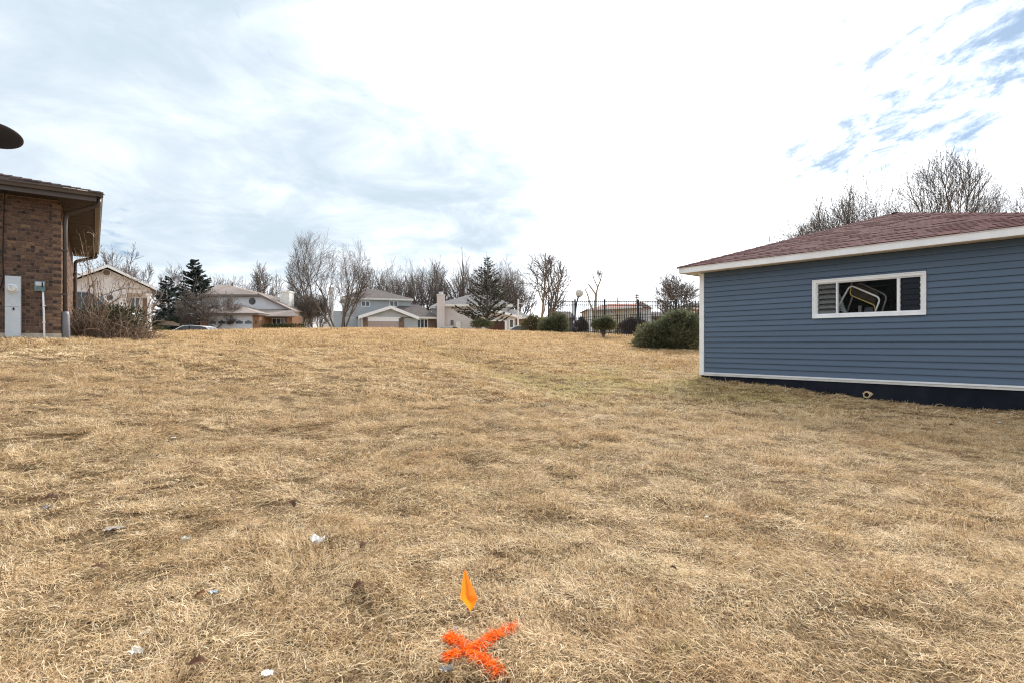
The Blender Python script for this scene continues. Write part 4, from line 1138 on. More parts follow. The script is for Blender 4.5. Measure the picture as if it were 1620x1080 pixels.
# ------------------------------------------------------------------ cars
def car(name, label, x, y, rz, paint, L=4.7, hgt=1.46, style='hatch', wid=1.8, dz=0.0):
    root = empty(name, (x, y, gz(x, y) + .05 + dz), rz); tag(root, label, 'car')
    fr_ = framer(root); w = wid / 2; h = hgt
    if style == 'sedan':
        prof = [(-.5, .32), (-.5, .60), (-.485, .70), (-.43, .76), (-.22, .90), (.30, .94), (.44, .92), (.49, .86), (.5, .55), (.49, .32)]
        cab = [(-.24, .89), (-.08, 1.36), (-.02, h - .02), (.12, h), (.24, h - .05), (.28, h - .11), (.42, .92)]
    elif style == 'suv':
        prof = [(-.5, .40), (-.5, .80), (-.48, .95), (-.28, 1.06), (.47, 1.10), (.495, 1.0), (.5, .6), (.49, .40)]
        cab = [(-.28, 1.05), (-.15, h - .12), (-.10, h - .03), (.1, h), (.38, h - .03), (.44, h - .12), (.485, 1.09)]
    else:
        prof = [(-.5, .32), (-.5, .58), (-.485, .68), (-.43, .76), (-.24, .90), (.34, .97), (.46, .98), (.49, .88), (.5, .55), (.49, .32)]
        cab = [(-.26, .885), (-.10, 1.34), (-.05, h - .03), (.08, h), (.26, h - .06), (.36, h - .16), (.46, .975)]
    P_ = [(a * L, b) for a, b in prof]; C_ = [(a * L, b) for a, b in cab]
    mb = MB(); n = len(P_); rings = []
    for yy, sc, dzr in ((-w + .0, .985, 0), (-w + .09, 1, 0), (w - .09, 1, 0), (w, .985, 0)):
        inset = .03 if abs(yy) >= w - .001 else 0
        rings.append([fr_(a * sc, yy, max(.32, b - inset * (1 if b > .7 else 0))) for a, b in P_])
    v = [p for r_ in rings for p in r_]
    f_ = [tuple(range(n)), tuple(range(3 * n, 4 * n))[::-1]]
    for r_ in range(3):
        for i in range(n): f_.append((r_ * n + i, (r_ + 1) * n + i, (r_ + 1) * n + (i + 1) % n, r_ * n + (i + 1) % n))
    mb.add(v, f_); body = mb.build('body', paint, root, smooth=False)
    # greenhouse: glass sides and ends, painted roof and pillars
    yb, yt = w - .07, w - .26
    lo, hi = C_[0][1], h
    yv = lambda z: yb + (yt - yb) * min(1, max(0, (z - .9) / (h - .9)))
    m_ = len(C_)
    A = [fr_(a, -yv(b), b) for a, b in C_]; B = [fr_(a, yv(b), b) for a, b in C_]
    mb = MB(); mb.add(A + B, [tuple(range(m_))[::-1], tuple(range(m_, 2 * m_))] + [(i, i + 1, m_ + i + 1, m_ + i) for i in range(m_ - 1)]); mb.build('cabin', M['pane_dark'], root)
    mb = MB()
    for i in range(1, m_ - 2):
        (a0, b0_), (a1, b1_) = C_[i], C_[i + 1]
        mb.hexa([fr_(a0, -yv(b0_) - .012, b0_ - .015), fr_(a1, -yv(b1_) - .012, b1_ - .015), fr_(a1, yv(b1_) + .012, b1_ - .015), fr_(a0, yv(b0_) + .012, b0_ - .015),
                 fr_(a0, -yv(b0_) - .0, b0_ + .02), fr_(a1, -yv(b1_), b1_ + .02), fr_(a1, yv(b1_), b1_ + .02), fr_(a0, yv(b0_), b0_ + .02)])
    mb.build('car_roof', paint, root)
    for sgn in (-1, 1):
        def sp(a, z, o_=.012): return fr_(a, sgn * (yv(z) + o_), z)
        for (i, j) in ((0, 1), (m_ - 1, m_ - 3)):
            mb = MB(); mb.tube([sp(*C_[i]), sp(*C_[i + (1 if j > i else -1)]), sp(*C_[j])] if abs(i - j) > 1 else [sp(*C_[0]), sp(*C_[1]), sp(*C_[2])], .035, 5); mb.build('pillar', paint, root)
        xc = L * .05; mb = MB(); mb.tube([sp(xc, lo + .05), sp(xc + .06, h - .03)], .035, 5); mb.build('pillar', M['rubber'], root)
        mb = MB(); mb.box(C_[0][0] + .25, C_[0][0] + .42, sgn * w - .02 if sgn > 0 else -w - .16, sgn * w + .16 if sgn > 0 else -w + .02, .93, 1.06, fr_); mb.build('mirror', paint, root, bevel=.02)
        for xw in (-.32 * L, .30 * L):
            t = MB(); t.disc(fr_(xw, sgn * (w + .005), .32), fr_(0, sgn, 0) - fr_(0, 0, 0), .32, 20, depth=.2); wh = t.build('wheel', M['rubber'], root)
            t = MB(); t.disc(fr_(xw, sgn * (w + .02), .32), fr_(0, sgn, 0) - fr_(0, 0, 0), .21, 14, depth=.03); t.build('rim', M['galv'], wh)
        t = MB(); t.box(-L * .5 - .015, -L * .455, sgn * w * .55 if sgn > 0 else -w * .93, sgn * w * .93 if sgn > 0 else -w * .55, .60, .72, fr_); t.build('headlight', M['pvc'], root)
        t = MB(); t.box(L * .475, L * .5 + .012, sgn * w * .6 if sgn > 0 else -w * .95, sgn * w * .95 if sgn > 0 else -w * .6, .72, .88, fr_); t.build('tail_light', M['door_red'], root)
    return root


Zc = 47.5
for nm, lb, px, Zc, rz, pt, top, st, L in (
        ('silver_car', 'silver hatchback parked left of the white garage door, nose to the left', 301.5, 47.5, .03, 'silver', 515.2, 'hatch', 4.75),
        ('white_car', 'white car half hidden behind the bronzed juniper left of the fence', 822, 46, -.05, 'white_car', 515.4, 'sedan', 4.7),
        ('dark_car', 'dark car whose roof just shows over the crest before stucco house', 709, 62, math.radians(75), 'dark_car', 517.5, 'sedan', 4.6),
        ('grey_suv', 'grey sport utility vehicle beside the brick house, behind dry shrub', 127, 27, math.radians(205), 'grey_car', 463.5, 'suv', 4.8)):
    x = hx(px, Zc); hgt = {'hatch': 1.47, 'sedan': 1.45, 'suv': 1.85}[st]
    topz = hz(top, Zc)
    car(nm, lb, x, Zc, rz, M[pt], L, hgt, st, dz=topz - hgt - gz(x, Zc) - .05)

# ------------------------------------------------------------------ iron fence, lamp, poles
def picket_fence(name, label, pts, top, height, npk, m='black', group=None):
    """pts: post positions; pickets, posts and rails each a part of their own"""
    root = empty(name, (pts[0][0], pts[0][1], gz(*pts[0]))); tag(root, label, 'fence', group)
    pk = MB().box(-.013, .013, -.013, .013, 0, 1).build('picket_source', M[m]); pkm = pk.data; pkm.name = 'picket'; bpy.data.objects.remove(pk)
    for i, (x, y) in enumerate(pts):
        z = top[i]
        MB().box(x - .045, x + .045, y - .045, y + .045, gz(x, y) - .15, z + .03).box(x - .058, x + .058, y - .058, y + .058, z + .03, z + .055).build('post', M[m], root)
        if i == len(pts) - 1: break
        x2, y2 = pts[i + 1]; z2 = top[i + 1]
        for dzr in (-.06, -.26, -(height - .16)):
            MB().tube([(x, y, z + dzr), (x2, y2, z2 + dzr)], .024, 4).build('rail', M[m], root)
        for k in range(1, npk):
            t = k / npk; o = bpy.data.objects.new('picket', pkm); COL.objects.link(o); o.parent = root
            px_, py_, pz_ = x + (x2 - x) * t, y + (y2 - y) * t, z + (z2 - z) * t
            o.location = (px_ - root.location.x, py_ - root.location.y, pz_ - height + .06 - root.location.z); o.scale = (1, 1, height - .06)
    return root


P0 = np.array([3.54, 30.3]); dF = np.array([.636, -.772])
fp = [P0 + dF * (s) for s in (-2.15, 0, 2.165, 4.34, 6.516, 8.70)]
tops = [hz(477, fp[0][1]), hz(475.5, fp[1][1]), hz(475.5, fp[2][1]), hz(475.8, fp[3][1]), hz(476, fp[4][1]), hz(476.3, fp[5][1])]
picket_fence('iron_fence', 'black iron picket fence stepping down the bank behind the junipers', [tuple(p) for p in fp], tops, 1.86, 15)
bk = [(hx(px, Z), Z) for px, Z in ((903, 41), (940, 40), (976.5, 39), (1013, 38), (1050, 37), (1087, 36), (1124, 35))]
picket_fence('rear_iron_fence', 'farther black iron fence seen through the nearer one', bk, [gz(*p) + 1.45 for p in bk], 1.4, 12)
gp = fp[1] + dF * -.16
tag(MB().box(gp[0] - .04, gp[0] + .04, gp[1] - .04, gp[1] + .04, gz(*gp) - .1, tops[1] - .02).build('gate_post', M['black']), 'black square post close left of the globe lamp pole', 'post')

Zg = 31.0
lp = empty('globe_lamp', (hx(909.5, Zg), Zg, gz(hx(909.5, Zg), Zg))); tag(lp, 'white globe lamp on a leaning black pole at the iron fence', 'street lamp')
MB().tube([(hx(909, Zg), Zg, gz(hx(909, Zg), Zg) - .1), W(909.8, 500, Zg), W(910.8, 486, Zg), W(913.5, 475, Zg), W(915.3, 469, Zg)], [.055, .05, .045, .045, .05], 8).build('pole', M['black'], lp, smooth=True)
gc = W(916.6, 464.2, Zg)
bm = bmesh.new(); bmesh.ops.create_uvsphere(bm, u_segments=24, v_segments=16, radius=6.3 / F * Zg)
me = bpy.data.meshes.new('globe'); bm.to_mesh(me); bm.free(); me.materials.append(M['globe']); me.polygons.foreach_set('use_smooth', [True] * len(me.polygons))
o = bpy.data.objects.new('globe', me); COL.objects.link(o); o.parent = lp; o.location = gc - Vector(lp.location)
MB().tube([W(915.0, 470.5, Zg), W(915.6, 468.6, Zg)], [.09, .12], 10).build('collar', M['black'], lp)

Zu = 110
up_ = empty('utility_pole', (hx(1007.5, Zu), Zu, gz(hx(1007.5, Zu), Zu))); tag(up_, 'distant wooden utility pole with two crossarms above the red roof', 'utility pole')
MB().tube([(hx(1007.5, Zu), Zu, up_.location.z - .2), W(1007.5, 465.5, Zu)], [.17, .13], 7).build('pole', M['wood_pole'], up_)
for py, hw in ((468, 3.0), (471.5, 4.2)):
    a, b = W(1007.5 - hw, py, Zu), W(1007.5 + hw, py, Zu); MB().box(a.x, b.x, Zu - .2, Zu - .14, a.z - .09, a.z + .09).build('crossarm', M['wood_pole'], up_)
for k, (py, sag) in enumerate(((467.6, 6), (470.8, 6.6))):
    pts = [W(1007.5 + 70 * t, py + 4 * sag * t * (1 - t) + 4 * t, Zu + 2 * t) for t in np.linspace(0, 1, 14)]
    tag(MB().tube(pts, .025, 4, False).build('power_line', M['rubber']), ('upper' if k == 0 else 'lower') + ' of two wires running right from the utility pole', 'wire')
Zu2 = 130
u2 = tag(MB().tube([(hx(977.5, Zu2), Zu2, E), W(977.5, 471, Zu2)], .16, 6).build('pole', M['wood_pole']), 'bare distant pole rising left of the utility pole with crossarms', 'pole')
a, b = W(975.8, 474, Zu2), W(979.2, 474, Zu2)
u2.name = 'distant_pole'
Zs = 60
sp_ = empty('street_pole', (hx(819.7, Zs), Zs, gz(hx(819.7, Zs), Zs))); tag(sp_, 'slim pale street pole with a small sign before the stucco house', 'pole')
MB().tube([tuple(sp_.location), W(819.7, 474, Zs)], [.10, .07], 8).build('pole', M['pvc'], sp_)
a = W(820, 502, Zs); MB().box(a.x + .05, a.x + .42, Zs - .04, Zs - .01, a.z - .22, a.z + .22).build('sign_plate', M['white'], sp_)
MB().tube([W(819.7, 481, Zs), W(831, 480, Zs)], .035, 6).build('arm', M['pvc'], sp_)


def board_fence(name, label, px0, px1, Z, py0, py1, m, bw=.14):
    x0, x1 = hx(px0, Z), hx(px1, Z); z1 = hz(py0, Z); zb_ = min(gz(x0, Z), gz(x1, Z)) - .1
    root = empty(name, (x0, Z, zb_)); tag(root, label, 'fence')
    n = int((x1 - x0) / bw); pm_ = MB().box(0, bw - .012, -.012, .012, 0, 1)
    o = pm_.build('board', M[m]); me_ = o.data; bpy.data.objects.remove(o)
    r = random.Random(int(px0))
    for k in range(n):
        o = bpy.data.objects.new('board', me_); COL.objects.link(o); o.parent = root; o.location = (k * bw, 0, 0); o.scale = (1, 1, (z1 - zb_) * r.uniform(.985, 1.01))
    for z in (zb_ + .3, z1 - .25): MB().box(x0, x1, Z + .014, Z + .05, z, z + .09).build('rail', M[m], root)
    return root


board_fence('wooden_fence', 'weathered brown board fence behind the two spruces', 250, 286, 66, 508.5, 522, 'wood_fence')
board_fence('pale_fence', 'pale board fence between the tan roofed and grey houses', 480, 521, 88, 512.5, 522, 'white_dirty', .2)

# ------------------------------------------------------------------ vegetation
def np_mesh(name, V, Fc, tones, m, parent=None, smooth=False):
    """mesh from arrays (world coordinates); Fc is (n,3) or (n,4)"""
    V = np.asarray(V, np.float32); Fc = np.asarray(Fc, np.int32)
    if parent is not None:
        inv = np.array(WM[parent.name].inverted(), np.float32); V = V @ inv[:3, :3].T + inv[:3, 3]
    me = bpy.data.meshes.new(name); k = Fc.shape[1]
    me.vertices.add(len(V)); me.vertices.foreach_set('co', V.astype(np.float32).ravel())
    me.loops.add(Fc.size); me.polygons.add(len(Fc)); me.loops.foreach_set('vertex_index', Fc.ravel())
    me.polygons.foreach_set('loop_start', np.arange(0, Fc.size, k, dtype=np.int32)); me.polygons.foreach_set('loop_total', np.full(len(Fc), k, dtype=np.int32))
    if tones is not None:
        at = me.attributes.new('tone', 'FLOAT', 'FACE'); at.data.foreach_set('value', np.asarray(tones, np.float32))
    me.materials.append(m); me.update(calc_edges=True)
    o = bpy.data.objects.new(name, me); COL.objects.link(o)
    if parent is not None: o.parent = parent; WM[o.name] = WM[parent.name].copy()
    else: WM[o.name] = Matrix.Identity(4)
    return o


def unit(a): return a / np.maximum(np.linalg.norm(a, axis=-1, keepdims=True), 1e-9)


def sprays(name, m, parent, lobes, n, ln, wd, seed, up=.45, shell=.62, out_bias=.8, flat=0.0):
    """foliage of many small pointed sprays spread through lobes [(centre, radii)]"""
    r = np.random.RandomState(seed)
    wts = np.array([np.prod(np.array(l[1])) ** (2 / 3) for l in lobes]); wts /= wts.sum()
    idx = r.choice(len(lobes), n, p=wts)
    C = np.array([l[0] for l in lobes])[idx]; R = np.array([l[1] for l in lobes])[idx]
    d = unit(r.normal(size=(n, 3)) + np.array([0, 0, .12]))
    rad = shell + (1.05 - shell) * r.rand(n) ** .7 + .30 * r.rand(n) ** 9
    P = C + d * R * rad[:, None]
    D = unit(d * out_bias + np.array([0, 0, up]) + r.normal(size=(n, 3)) * .55)
    if flat: D[:, 2] *= (1 - flat); D = unit(D)
    Sd = unit(np.cross(D, r.normal(size=(n, 3))))
    L = ln * r.uniform(.55, 1.35, n)[:, None]; Wd = wd * r.uniform(.6, 1.3, n)[:, None]
    N = np.cross(D, Sd)
    a = P - Sd * Wd * .5; b = P + Sd * Wd * .5; mid = P + D * L * .5 + N * Wd * .25; t = P + D * L
    V = np.stack([P - D * L * .1, P + D * L * .45 + Sd * Wd, t, P + D * L * .45 - Sd * Wd], 1).reshape(-1, 3)
    Fq = np.arange(4 * n).reshape(n, 4)
    cl = vnoise(P[:, 0] * 3 + P[:, 1], P[:, 2] * 3 + P[:, 1] * 2, ln * 12, seed % 7 + 20)
    tone = np.clip(.25 + .45 * cl + r.normal(0, .16, n), 0, 1)
    return np_mesh(name, V, Fq, tone, m, parent)


class Skel:
    def __init__(s, seed): s.r = random.Random(seed); s.pl = []     # (level, points, radii)


def rnd3(r): return Vector((r.gauss(0, 1), r.gauss(0, 1), r.gauss(0, 1)))


def grow(S_, p, d, L, rad, lvl, o):
    r = S_.r; n = max(2, min(7, int(L / o['seg']) + 1)); st = L / n; pts = [p.copy()]; rs_ = [rad]
    tip = max(o['rmin'], rad * (.5 if lvl < o['levels'] else .35))
    dirs = []
    env = o['env']; jit = r.uniform(.86, 1.06)
    for i in range(n):
        if lvl and i and ((p.x - env[0]) / env[3]) ** 2 + ((p.y - env[1]) / env[3]) ** 2 + ((p.z - env[2]) / env[4]) ** 2 > jit * jit and p.z > env[2] - env[4] * .9: break
        d = (d + rnd3(r) * o['wob'] + Vector((0, 0, 1)) * o['trop'] * (1 if lvl else .3)).normalized()
        p = p + d * st; pts.append(p.copy()); rs_.append(max(o['rmin'], rad + (tip - rad) * (i + 1) / n)); dirs.append(d.copy())
    S_.pl.append((lvl, pts, rs_)); n = len(pts) - 1
    if lvl >= o['levels'] or (lvl and n < 1): return
    if lvl and ((p.x - env[0]) / env[3]) ** 2 + ((p.y - env[1]) / env[3]) ** 2 + ((p.z - env[2]) / env[4]) ** 2 > 1.25: return
    k = o['kids'][min(lvl, len(o['kids']) - 1)]; k = max(1, int(k * r.uniform(.75, 1.25) + .5))
    az = r.random() * 6.28
    for j in range(k):
        t = o['first'][min(lvl, len(o['first']) - 1)]; t = t + (1 - t) * (j + r.random()) / k
        i = min(n - 1, int(t * n)); q = pts[i].lerp(pts[i + 1], t * n - i); dd = dirs[i]
        az += 2.4 + r.uniform(-.5, .5); ang = o['ang'][min(lvl, len(o['ang']) - 1)] * r.uniform(.7, 1.3)
        u = dd.orthogonal().normalized(); w_ = dd.cross(u); side = u * math.cos(az) + w_ * math.sin(az)
        nd = (dd * math.cos(ang) + side * math.sin(ang)).normalized()
        if nd.z < o.get('minz', -.15): nd.z = o.get('minz', -.15) + abs(nd.z) * .3; nd.normalize()
        rr = max(o['rmin'], (rad + (tip - rad) * t) * o['rr'])
        grow(S_, q, nd, L * o['ratio'][min(lvl, len(o['ratio']) - 1)] * r.uniform(.8, 1.3) * (1.25 - .4 * t), rr, lvl + 1, o)
    # the leader forks
    for s_ in range(o.get('fork', 1)):
        a = r.uniform(.12, .4); u = d.orthogonal().normalized(); w_ = d.cross(u); z = r.random() * 6.28
        nd = (d * math.cos(a) + (u * math.cos(z) + w_ * math.sin(z)) * math.sin(a)).normalized()
        grow(S_, p, nd, L * o['ratio'][min(lvl, len(o['ratio']) - 1)] * r.uniform(.8, 1.15), tip, lvl + 1, o)


def skin(pls, n_by_lvl, split):
    """tubes for polylines, as arrays, split into low levels (trunk) and high levels (crown)"""
    out_ = []
    for sel in (lambda l: l < split, lambda l: l >= split):
        Vs, Fs, b = [], [], 0
        for lvl, pts, rs_ in pls:
            if not sel(lvl): continue
            n = n_by_lvl[min(lvl, len(n_by_lvl) - 1)]; m_ = len(pts)
            P = np.array([tuple(p) for p in pts]); T = np.gradient(P, axis=0); T = unit(T)
            ref = np.array([.31, .95, .05]) if abs(T[0][1]) < .9 else np.array([1., 0, 0])
            U_ = unit(np.cross(T, ref)); Wv = np.cross(T, U_)
            A = np.arange(n) * 2 * math.pi / n
            ring = P[:, None] + (U_[:, None] * np.cos(A)[None, :, None] + Wv[:, None] * np.sin(A)[None, :, None]) * np.array(rs_)[:, None, None]
            Vs.append(ring.reshape(-1, 3))
            i = np.arange(m_ - 1)[:, None] * n; k = np.arange(n)[None]; k2 = (k + 1) % n
            Fs.append((np.stack([i + k, i + k2, i + n + k2, i + n + k], -1).reshape(-1, 4) + b)); b += m_ * n
        out_.append((np.concatenate(Vs), np.concatenate(Fs)) if Vs else None)
    return out_


OPT = dict(seg=.9, wob=.11, trop=.03, levels=4, kids=[6, 6, 5, 5], first=[.35, .25, .2, .15], ang=[.75, .7, .65, .6], ratio=[.66, .64, .6, .55], rr=.62, rmin=.012, fork=1)


def tree(name, label, px, Z, top_py, seed, cat='bare tree', group=None, stems=1, spread=.12, bark='bark', twig='twig', trunk=.45, r0=None, dx=0.0, lean=(0, 0), **kw):
    x = hx(px, Z); zb_ = gz(x, Z); H_ = hz(top_py, Z) - zb_
    root = empty(name, (x, Z, zb_)); tag(root, label, cat, group)
    o = dict(OPT); o.update(kw); o['rmin'] = kw.get('rmin', .00021 * Z + .002)
    cb_ = kw.get('cb', .15); wpx = kw.get('wpx', 45)
    o['env'] = (x + kw.get('ox', 0) / F * Z, Z, zb_ + H_ * (1 + cb_) / 2, wpx / F * Z / 2, H_ * (1 - cb_) / 2)
    Sk = Skel(seed); r = Sk.r
    r0 = r0 or H_ * .018
    for s_ in range(stems):
        a = 2 * math.pi * (s_ + r.random() * .5) / max(1, stems); sp2 = spread * (r.uniform(.6, 1.2) if stems > 1 else r.uniform(0, 1))
        d = Vector((math.cos(a) * sp2 + lean[0], math.sin(a) * sp2 * .8 + lean[1], 1)).normalized()
        grow(Sk, Vector((x + math.cos(a) * r0 * (stems > 1), Z + math.sin(a) * r0 * (stems > 1), zb_ - .15)), d, H_ * trunk * r.uniform(.9, 1.1), r0 * (.75 if stems > 1 else 1), 0, o)
    tips = np.array([tuple(pts[-1]) for _, pts, _ in Sk.pl]); cx0 = o['env'][0]
    kz = H_ / max(.1, np.sort(tips[:, 2])[-3] - zb_); kx_ = (wpx / F * Z / 2) / max(.1, np.percentile(np.abs(tips[:, 0] - cx0), 98.5)); kx_ = min(2.2, max(.5, kx_))
    base = Vector((x, Z, zb_))
    pls = [(l, [base + Vector(((p.x - x) * kx_, (p.y - Z) * kx_, (p.z - zb_) * kz)) for p in pts], rs_) for l, pts, rs_ in Sk.pl]
    a, b = skin(pls, [7, 5, 4, 3, 3], 2)
    np_mesh('trunk', a[0], a[1], None, M[bark], root); np_mesh('crown', b[0], b[1], None, M[twig], root)
    return root


def conifer(name, label, px, Z, top_py, width_px, seed, m, droop=.25, n_wh=26, sparse=1.0, base_gap=.06, taper=.85, group=None, needles=1.0, up=0.0):
    x = hx(px, Z); zb_ = gz(x, Z); H_ = hz(top_py, Z) - zb_; R_ = width_px / F * Z / 2
    root = empty(name, (x, Z, zb_)); tag(root, label, 'conifer', group)
    r = random.Random(seed); pls = [(0, [Vector((x, Z, zb_ - .1)), Vector((x + r.gauss(0, .05), Z, zb_ + H_ * .5)), Vector((x, Z, zb_ + H_))], [H_ * .018, H_ * .011, .012])]
    P, D, Ls = [], [], []
    for w_ in range(n_wh):
        t = base_gap + (1 - base_gap) * (w_ / n_wh) ** .92; z = zb_ + H_ * t
        nb_ = int(r.uniform(5, 8) * (1 if t < .8 else .8))
        for k in range(nb_):
            a = r.random() * 6.28; L = R_ * (1 - t) ** taper * r.uniform(.55, 1.15) + .12
            zq = z + r.gauss(0, .014 * H_); d = Vector((math.cos(a), math.sin(a), -droop * (1 - t) + up + .25 * t)); pts = [Vector((x, Z, min(zq, zb_ + H_ * .985)))]; q = pts[0]
            for s_ in range(4):
                d2 = (d + Vector((0, 0, .10 * s_)) + rnd3(r) * .08).normalized(); q = q + d2 * L / 4; pts.append(q.copy())
            pls.append((2, pts, [.02 + .006 * L, .018, .014, .01, .006]))
            for s_ in range(int((10 + 16 * L) * sparse)):
                u_ = r.uniform(.12, 1.02) ** .8; i = min(3, int(u_ * 4)); b_ = pts[i].lerp(pts[i + 1], min(1, u_ * 4 - i)); dd = (pts[i + 1] - pts[i]).normalized()
                sd = dd.cross(Vector((0, 0, 1))).normalized() * r.choice((-1, 1))
                P.append(b_); D.append((dd * .7 + sd * r.uniform(.2, .9) + Vector((0, 0, r.uniform(-.55, .15)))).normalized()); Ls.append((.16 + .12 * (1 - t)) * H_ / 9 * r.uniform(.6, 1.4) * needles)
    a, b = skin(pls, [7, 4, 3], 2)
    np_mesh('trunk', a[0], a[1], None, M['bark'], root)
    limbs = np_mesh('limbs', b[0], b[1], None, M['bark'], root)
    P = np.array([tuple(p) for p in P]); D = np.array([tuple(p) for p in D]); L = np.array(Ls)[:, None]
    rs_ = np.random.RandomState(seed); Sd = unit(np.cross(D, rs_.normal(size=P.shape))); Wd = L * .26
    V = np.stack([P, P + D * L * .5 + Sd * Wd, P + D * L, P + D * L * .5 - Sd * Wd], 1).reshape(-1, 3)
    np_mesh('crown', V, np.arange(len(V)).reshape(-1, 4), np.clip(rs_.normal(.45, .25, len(P)), 0, 1), m, root)
    return root


# far treeline behind the two storey houses
GRP = 'bare trees of the far treeline'
rt_ = random.Random(77)
line = [(585, 116, 424), (600, 110, 412), (614, 118, 420), (628, 112, 430), (640, 120, 416), (655, 112, 424), (668, 118, 408), (683, 114, 405), (697, 120, 424), (712, 112, 418), (726, 118, 412), (738, 112, 398), (752, 120, 414), (768, 114, 404), (786, 118, 408), (800, 112, 405), (815, 118, 428), (828, 114, 436), (592, 124, 428), (621, 122, 408), (634, 108, 434), (661, 108, 428), (676, 122, 414), (690, 108, 432), (705, 122, 412), (719, 108, 430), (745, 108, 420), (760, 122, 410), (777, 108, 428), (793, 122, 416), (808, 122, 420), (822, 122, 424)]
for i, (px, Z, tp) in enumerate(line):
    tree('bare_tree', 'bare grey brown tree in the far treeline behind the two storey houses', px, Z, tp, 100 + i, group=GRP, stems=rt_.choice((1, 1, 2)), spread=.2, trunk=.45, kids=[7, 5, 4, 4], levels=4, ang=[.6, .6, .65, .6], ratio=[.72, .6, .55, .5], seg=2.0, wob=.13, rmin=.013, wpx=rt_.uniform(34, 58))
far2 = [(160, 64, 398), (236, 70, 424), (345, 84, 432), (372, 88, 436), (398, 90, 438)]
for i, (px, Z, tp) in enumerate(far2[2:]):
    tree('bare_tree', ('leftmost small bare tree showing over the tan upper roof', 'small bare tree just right of tan roof peak', 'small bare tree above right end of the tan upper roof')[i], px, Z, tp, 140 + i, stems=1, trunk=.45, kids=[6, 5, 4, 3], ang=[.65, .6, .6], levels=4, seg=1.6, rmin=.014, wpx=42)
tree('bare_tree', 'dense bare tree rising behind the round gable vent of pale house', 189, 52, 394, 201, stems=1, trunk=.6, kids=[10, 6, 5, 4], ang=[.6, .6, .6], ratio=[.45, .55, .5, .5], levels=4, seg=1.0, wpx=62)
tree('bare_tree', 'sparse dark bare tree forking above the right roof slope of pale house', 214, 50, 384, 207, stems=2, spread=.15, trunk=.5, kids=[6, 5, 4, 3], ang=[.55, .55, .5], ratio=[.6, .55, .5, .5], levels=4, seg=1.0, wpx=52, cb=.3)
tree('bare_tree', 'bare tree with round crown behind the smaller spruce', 273, 74, 416, 211, trunk=.55, kids=[8, 6, 5, 5], seg=1.3, wpx=48)
conifer('small_spruce', 'narrow dark spruce left of the tall spruce', 266, 68, 438, 84, 31, M['spruce'], n_wh=30, sparse=2.4, needles=1.25)
conifer('tall_spruce', 'tall dark spruce behind the silver hatchback', 309, 63, 411, 88, 32, M['spruce'], n_wh=44, sparse=2.8, taper=.75, needles=1.25)
tree('bare_tree', 'low crooked bare tree in front of the tall spruce', 322, 57, 447, 219, stems=2, spread=.45, trunk=.5, kids=[6, 6, 5, 5], ang=[.9, .8, .7], seg=.8, wob=.2, trop=.03, wpx=84, ox=6)
tree('bare_tree', 'pale fan shaped bare tree behind the white chimney', 430, 92, 414, 223, trunk=.4, kids=[8, 6, 5, 5], ang=[.6, .55, .5], seg=1.6, wpx=62, cb=.25)
tree('bare_tree', 'tall dense bare tree between the cream and grey houses', 497, 72, 364, 230, stems=3, spread=.26, trunk=.58, kids=[9, 6, 5, 4], ang=[.6, .65, .65], ratio=[.66, .6, .55, .5], seg=1.2, r0=.17, rmin=.0085, wpx=84)
tree('bare_tree', 'spreading bare tree with several low stems before the grey house', 538, 66, 380, 236, stems=5, spread=.5, trunk=.52, kids=[6, 6, 5, 4], first=[.4, .3, .2], ang=[.5, .55, .6], ratio=[.72, .6, .55, .5], seg=1.1, r0=.17, rmin=.0085, wpx=84, ox=10)
tree('bare_shrub', 'tangled bare shrub below the tall dense tree', 476, 67, 452, 240, cat='shrub', stems=6, spread=.5, trunk=.5, kids=[6, 5, 4, 3], ang=[.5, .5, .6], seg=.7, r0=.09, rmin=.012, wpx=54, cb=0)
tree('bare_shrub', 'twiggy bare shrub just left of the grey house', 503, 69, 462, 241, cat='shrub', stems=5, spread=.4, trunk=.5, kids=[6, 5, 4, 3], ang=[.5, .5, .6], seg=.7, r0=.09, rmin=.012, wpx=40, cb=0)
conifer('thin_conifer', 'sparse see-through conifer in front of the stucco house', 771, 67, 407, 122, 41, M['larch'], droop=-.12, n_wh=32, sparse=.85, base_gap=.15, taper=.8, needles=.9, up=.12)
tree('bare_tree', 'large bare tree with tan forked trunks above the bronzed juniper', 861, 56, 398, 252, stems=3, spread=.26, trunk=.55, bark='bark_tan', kids=[5, 5, 4, 4], first=[.42, .3, .25, .2], ang=[.5, .6, .65, .6], ratio=[.72, .6, .55, .5], seg=1.0, r0=.24, wpx=86, cb=.3, ox=-3)
Zp = 44
pt = empty('pruned_tree', (hx(942, Zp), Zp, gz(hx(942, Zp), Zp))); tag(pt, 'hard pruned tree with few bare limbs rising behind iron fence', 'bare tree')
rp_ = random.Random(5)
lim = [([(942, 527), (941.6, 500), (942.4, 480), (943, 466)], [.13, .11, .10, .09]), ([(943, 467), (937, 458), (931, 450)], [.07, .06, .04]), ([(943, 467), (945.5, 455), (950, 444), (953, 432)], [.075, .065, .05, .03]),
       ([(945.5, 455), (940, 443), (937, 434)], [.05, .04, .03]), ([(938.5, 492), (933, 480), (930, 467), (925, 457)], [.07, .065, .05, .04]), ([(930, 467), (926, 470), (924, 464)], [.04, .03, .02]), ([(950, 444), (946, 436), (945, 428)], [.035, .025, .02])]
pls = [(0, [W(x_, y_, Zp + rp_.uniform(-.2, .2)) for x_, y_ in pp], rr_) for pp, rr_ in lim]
tw = []
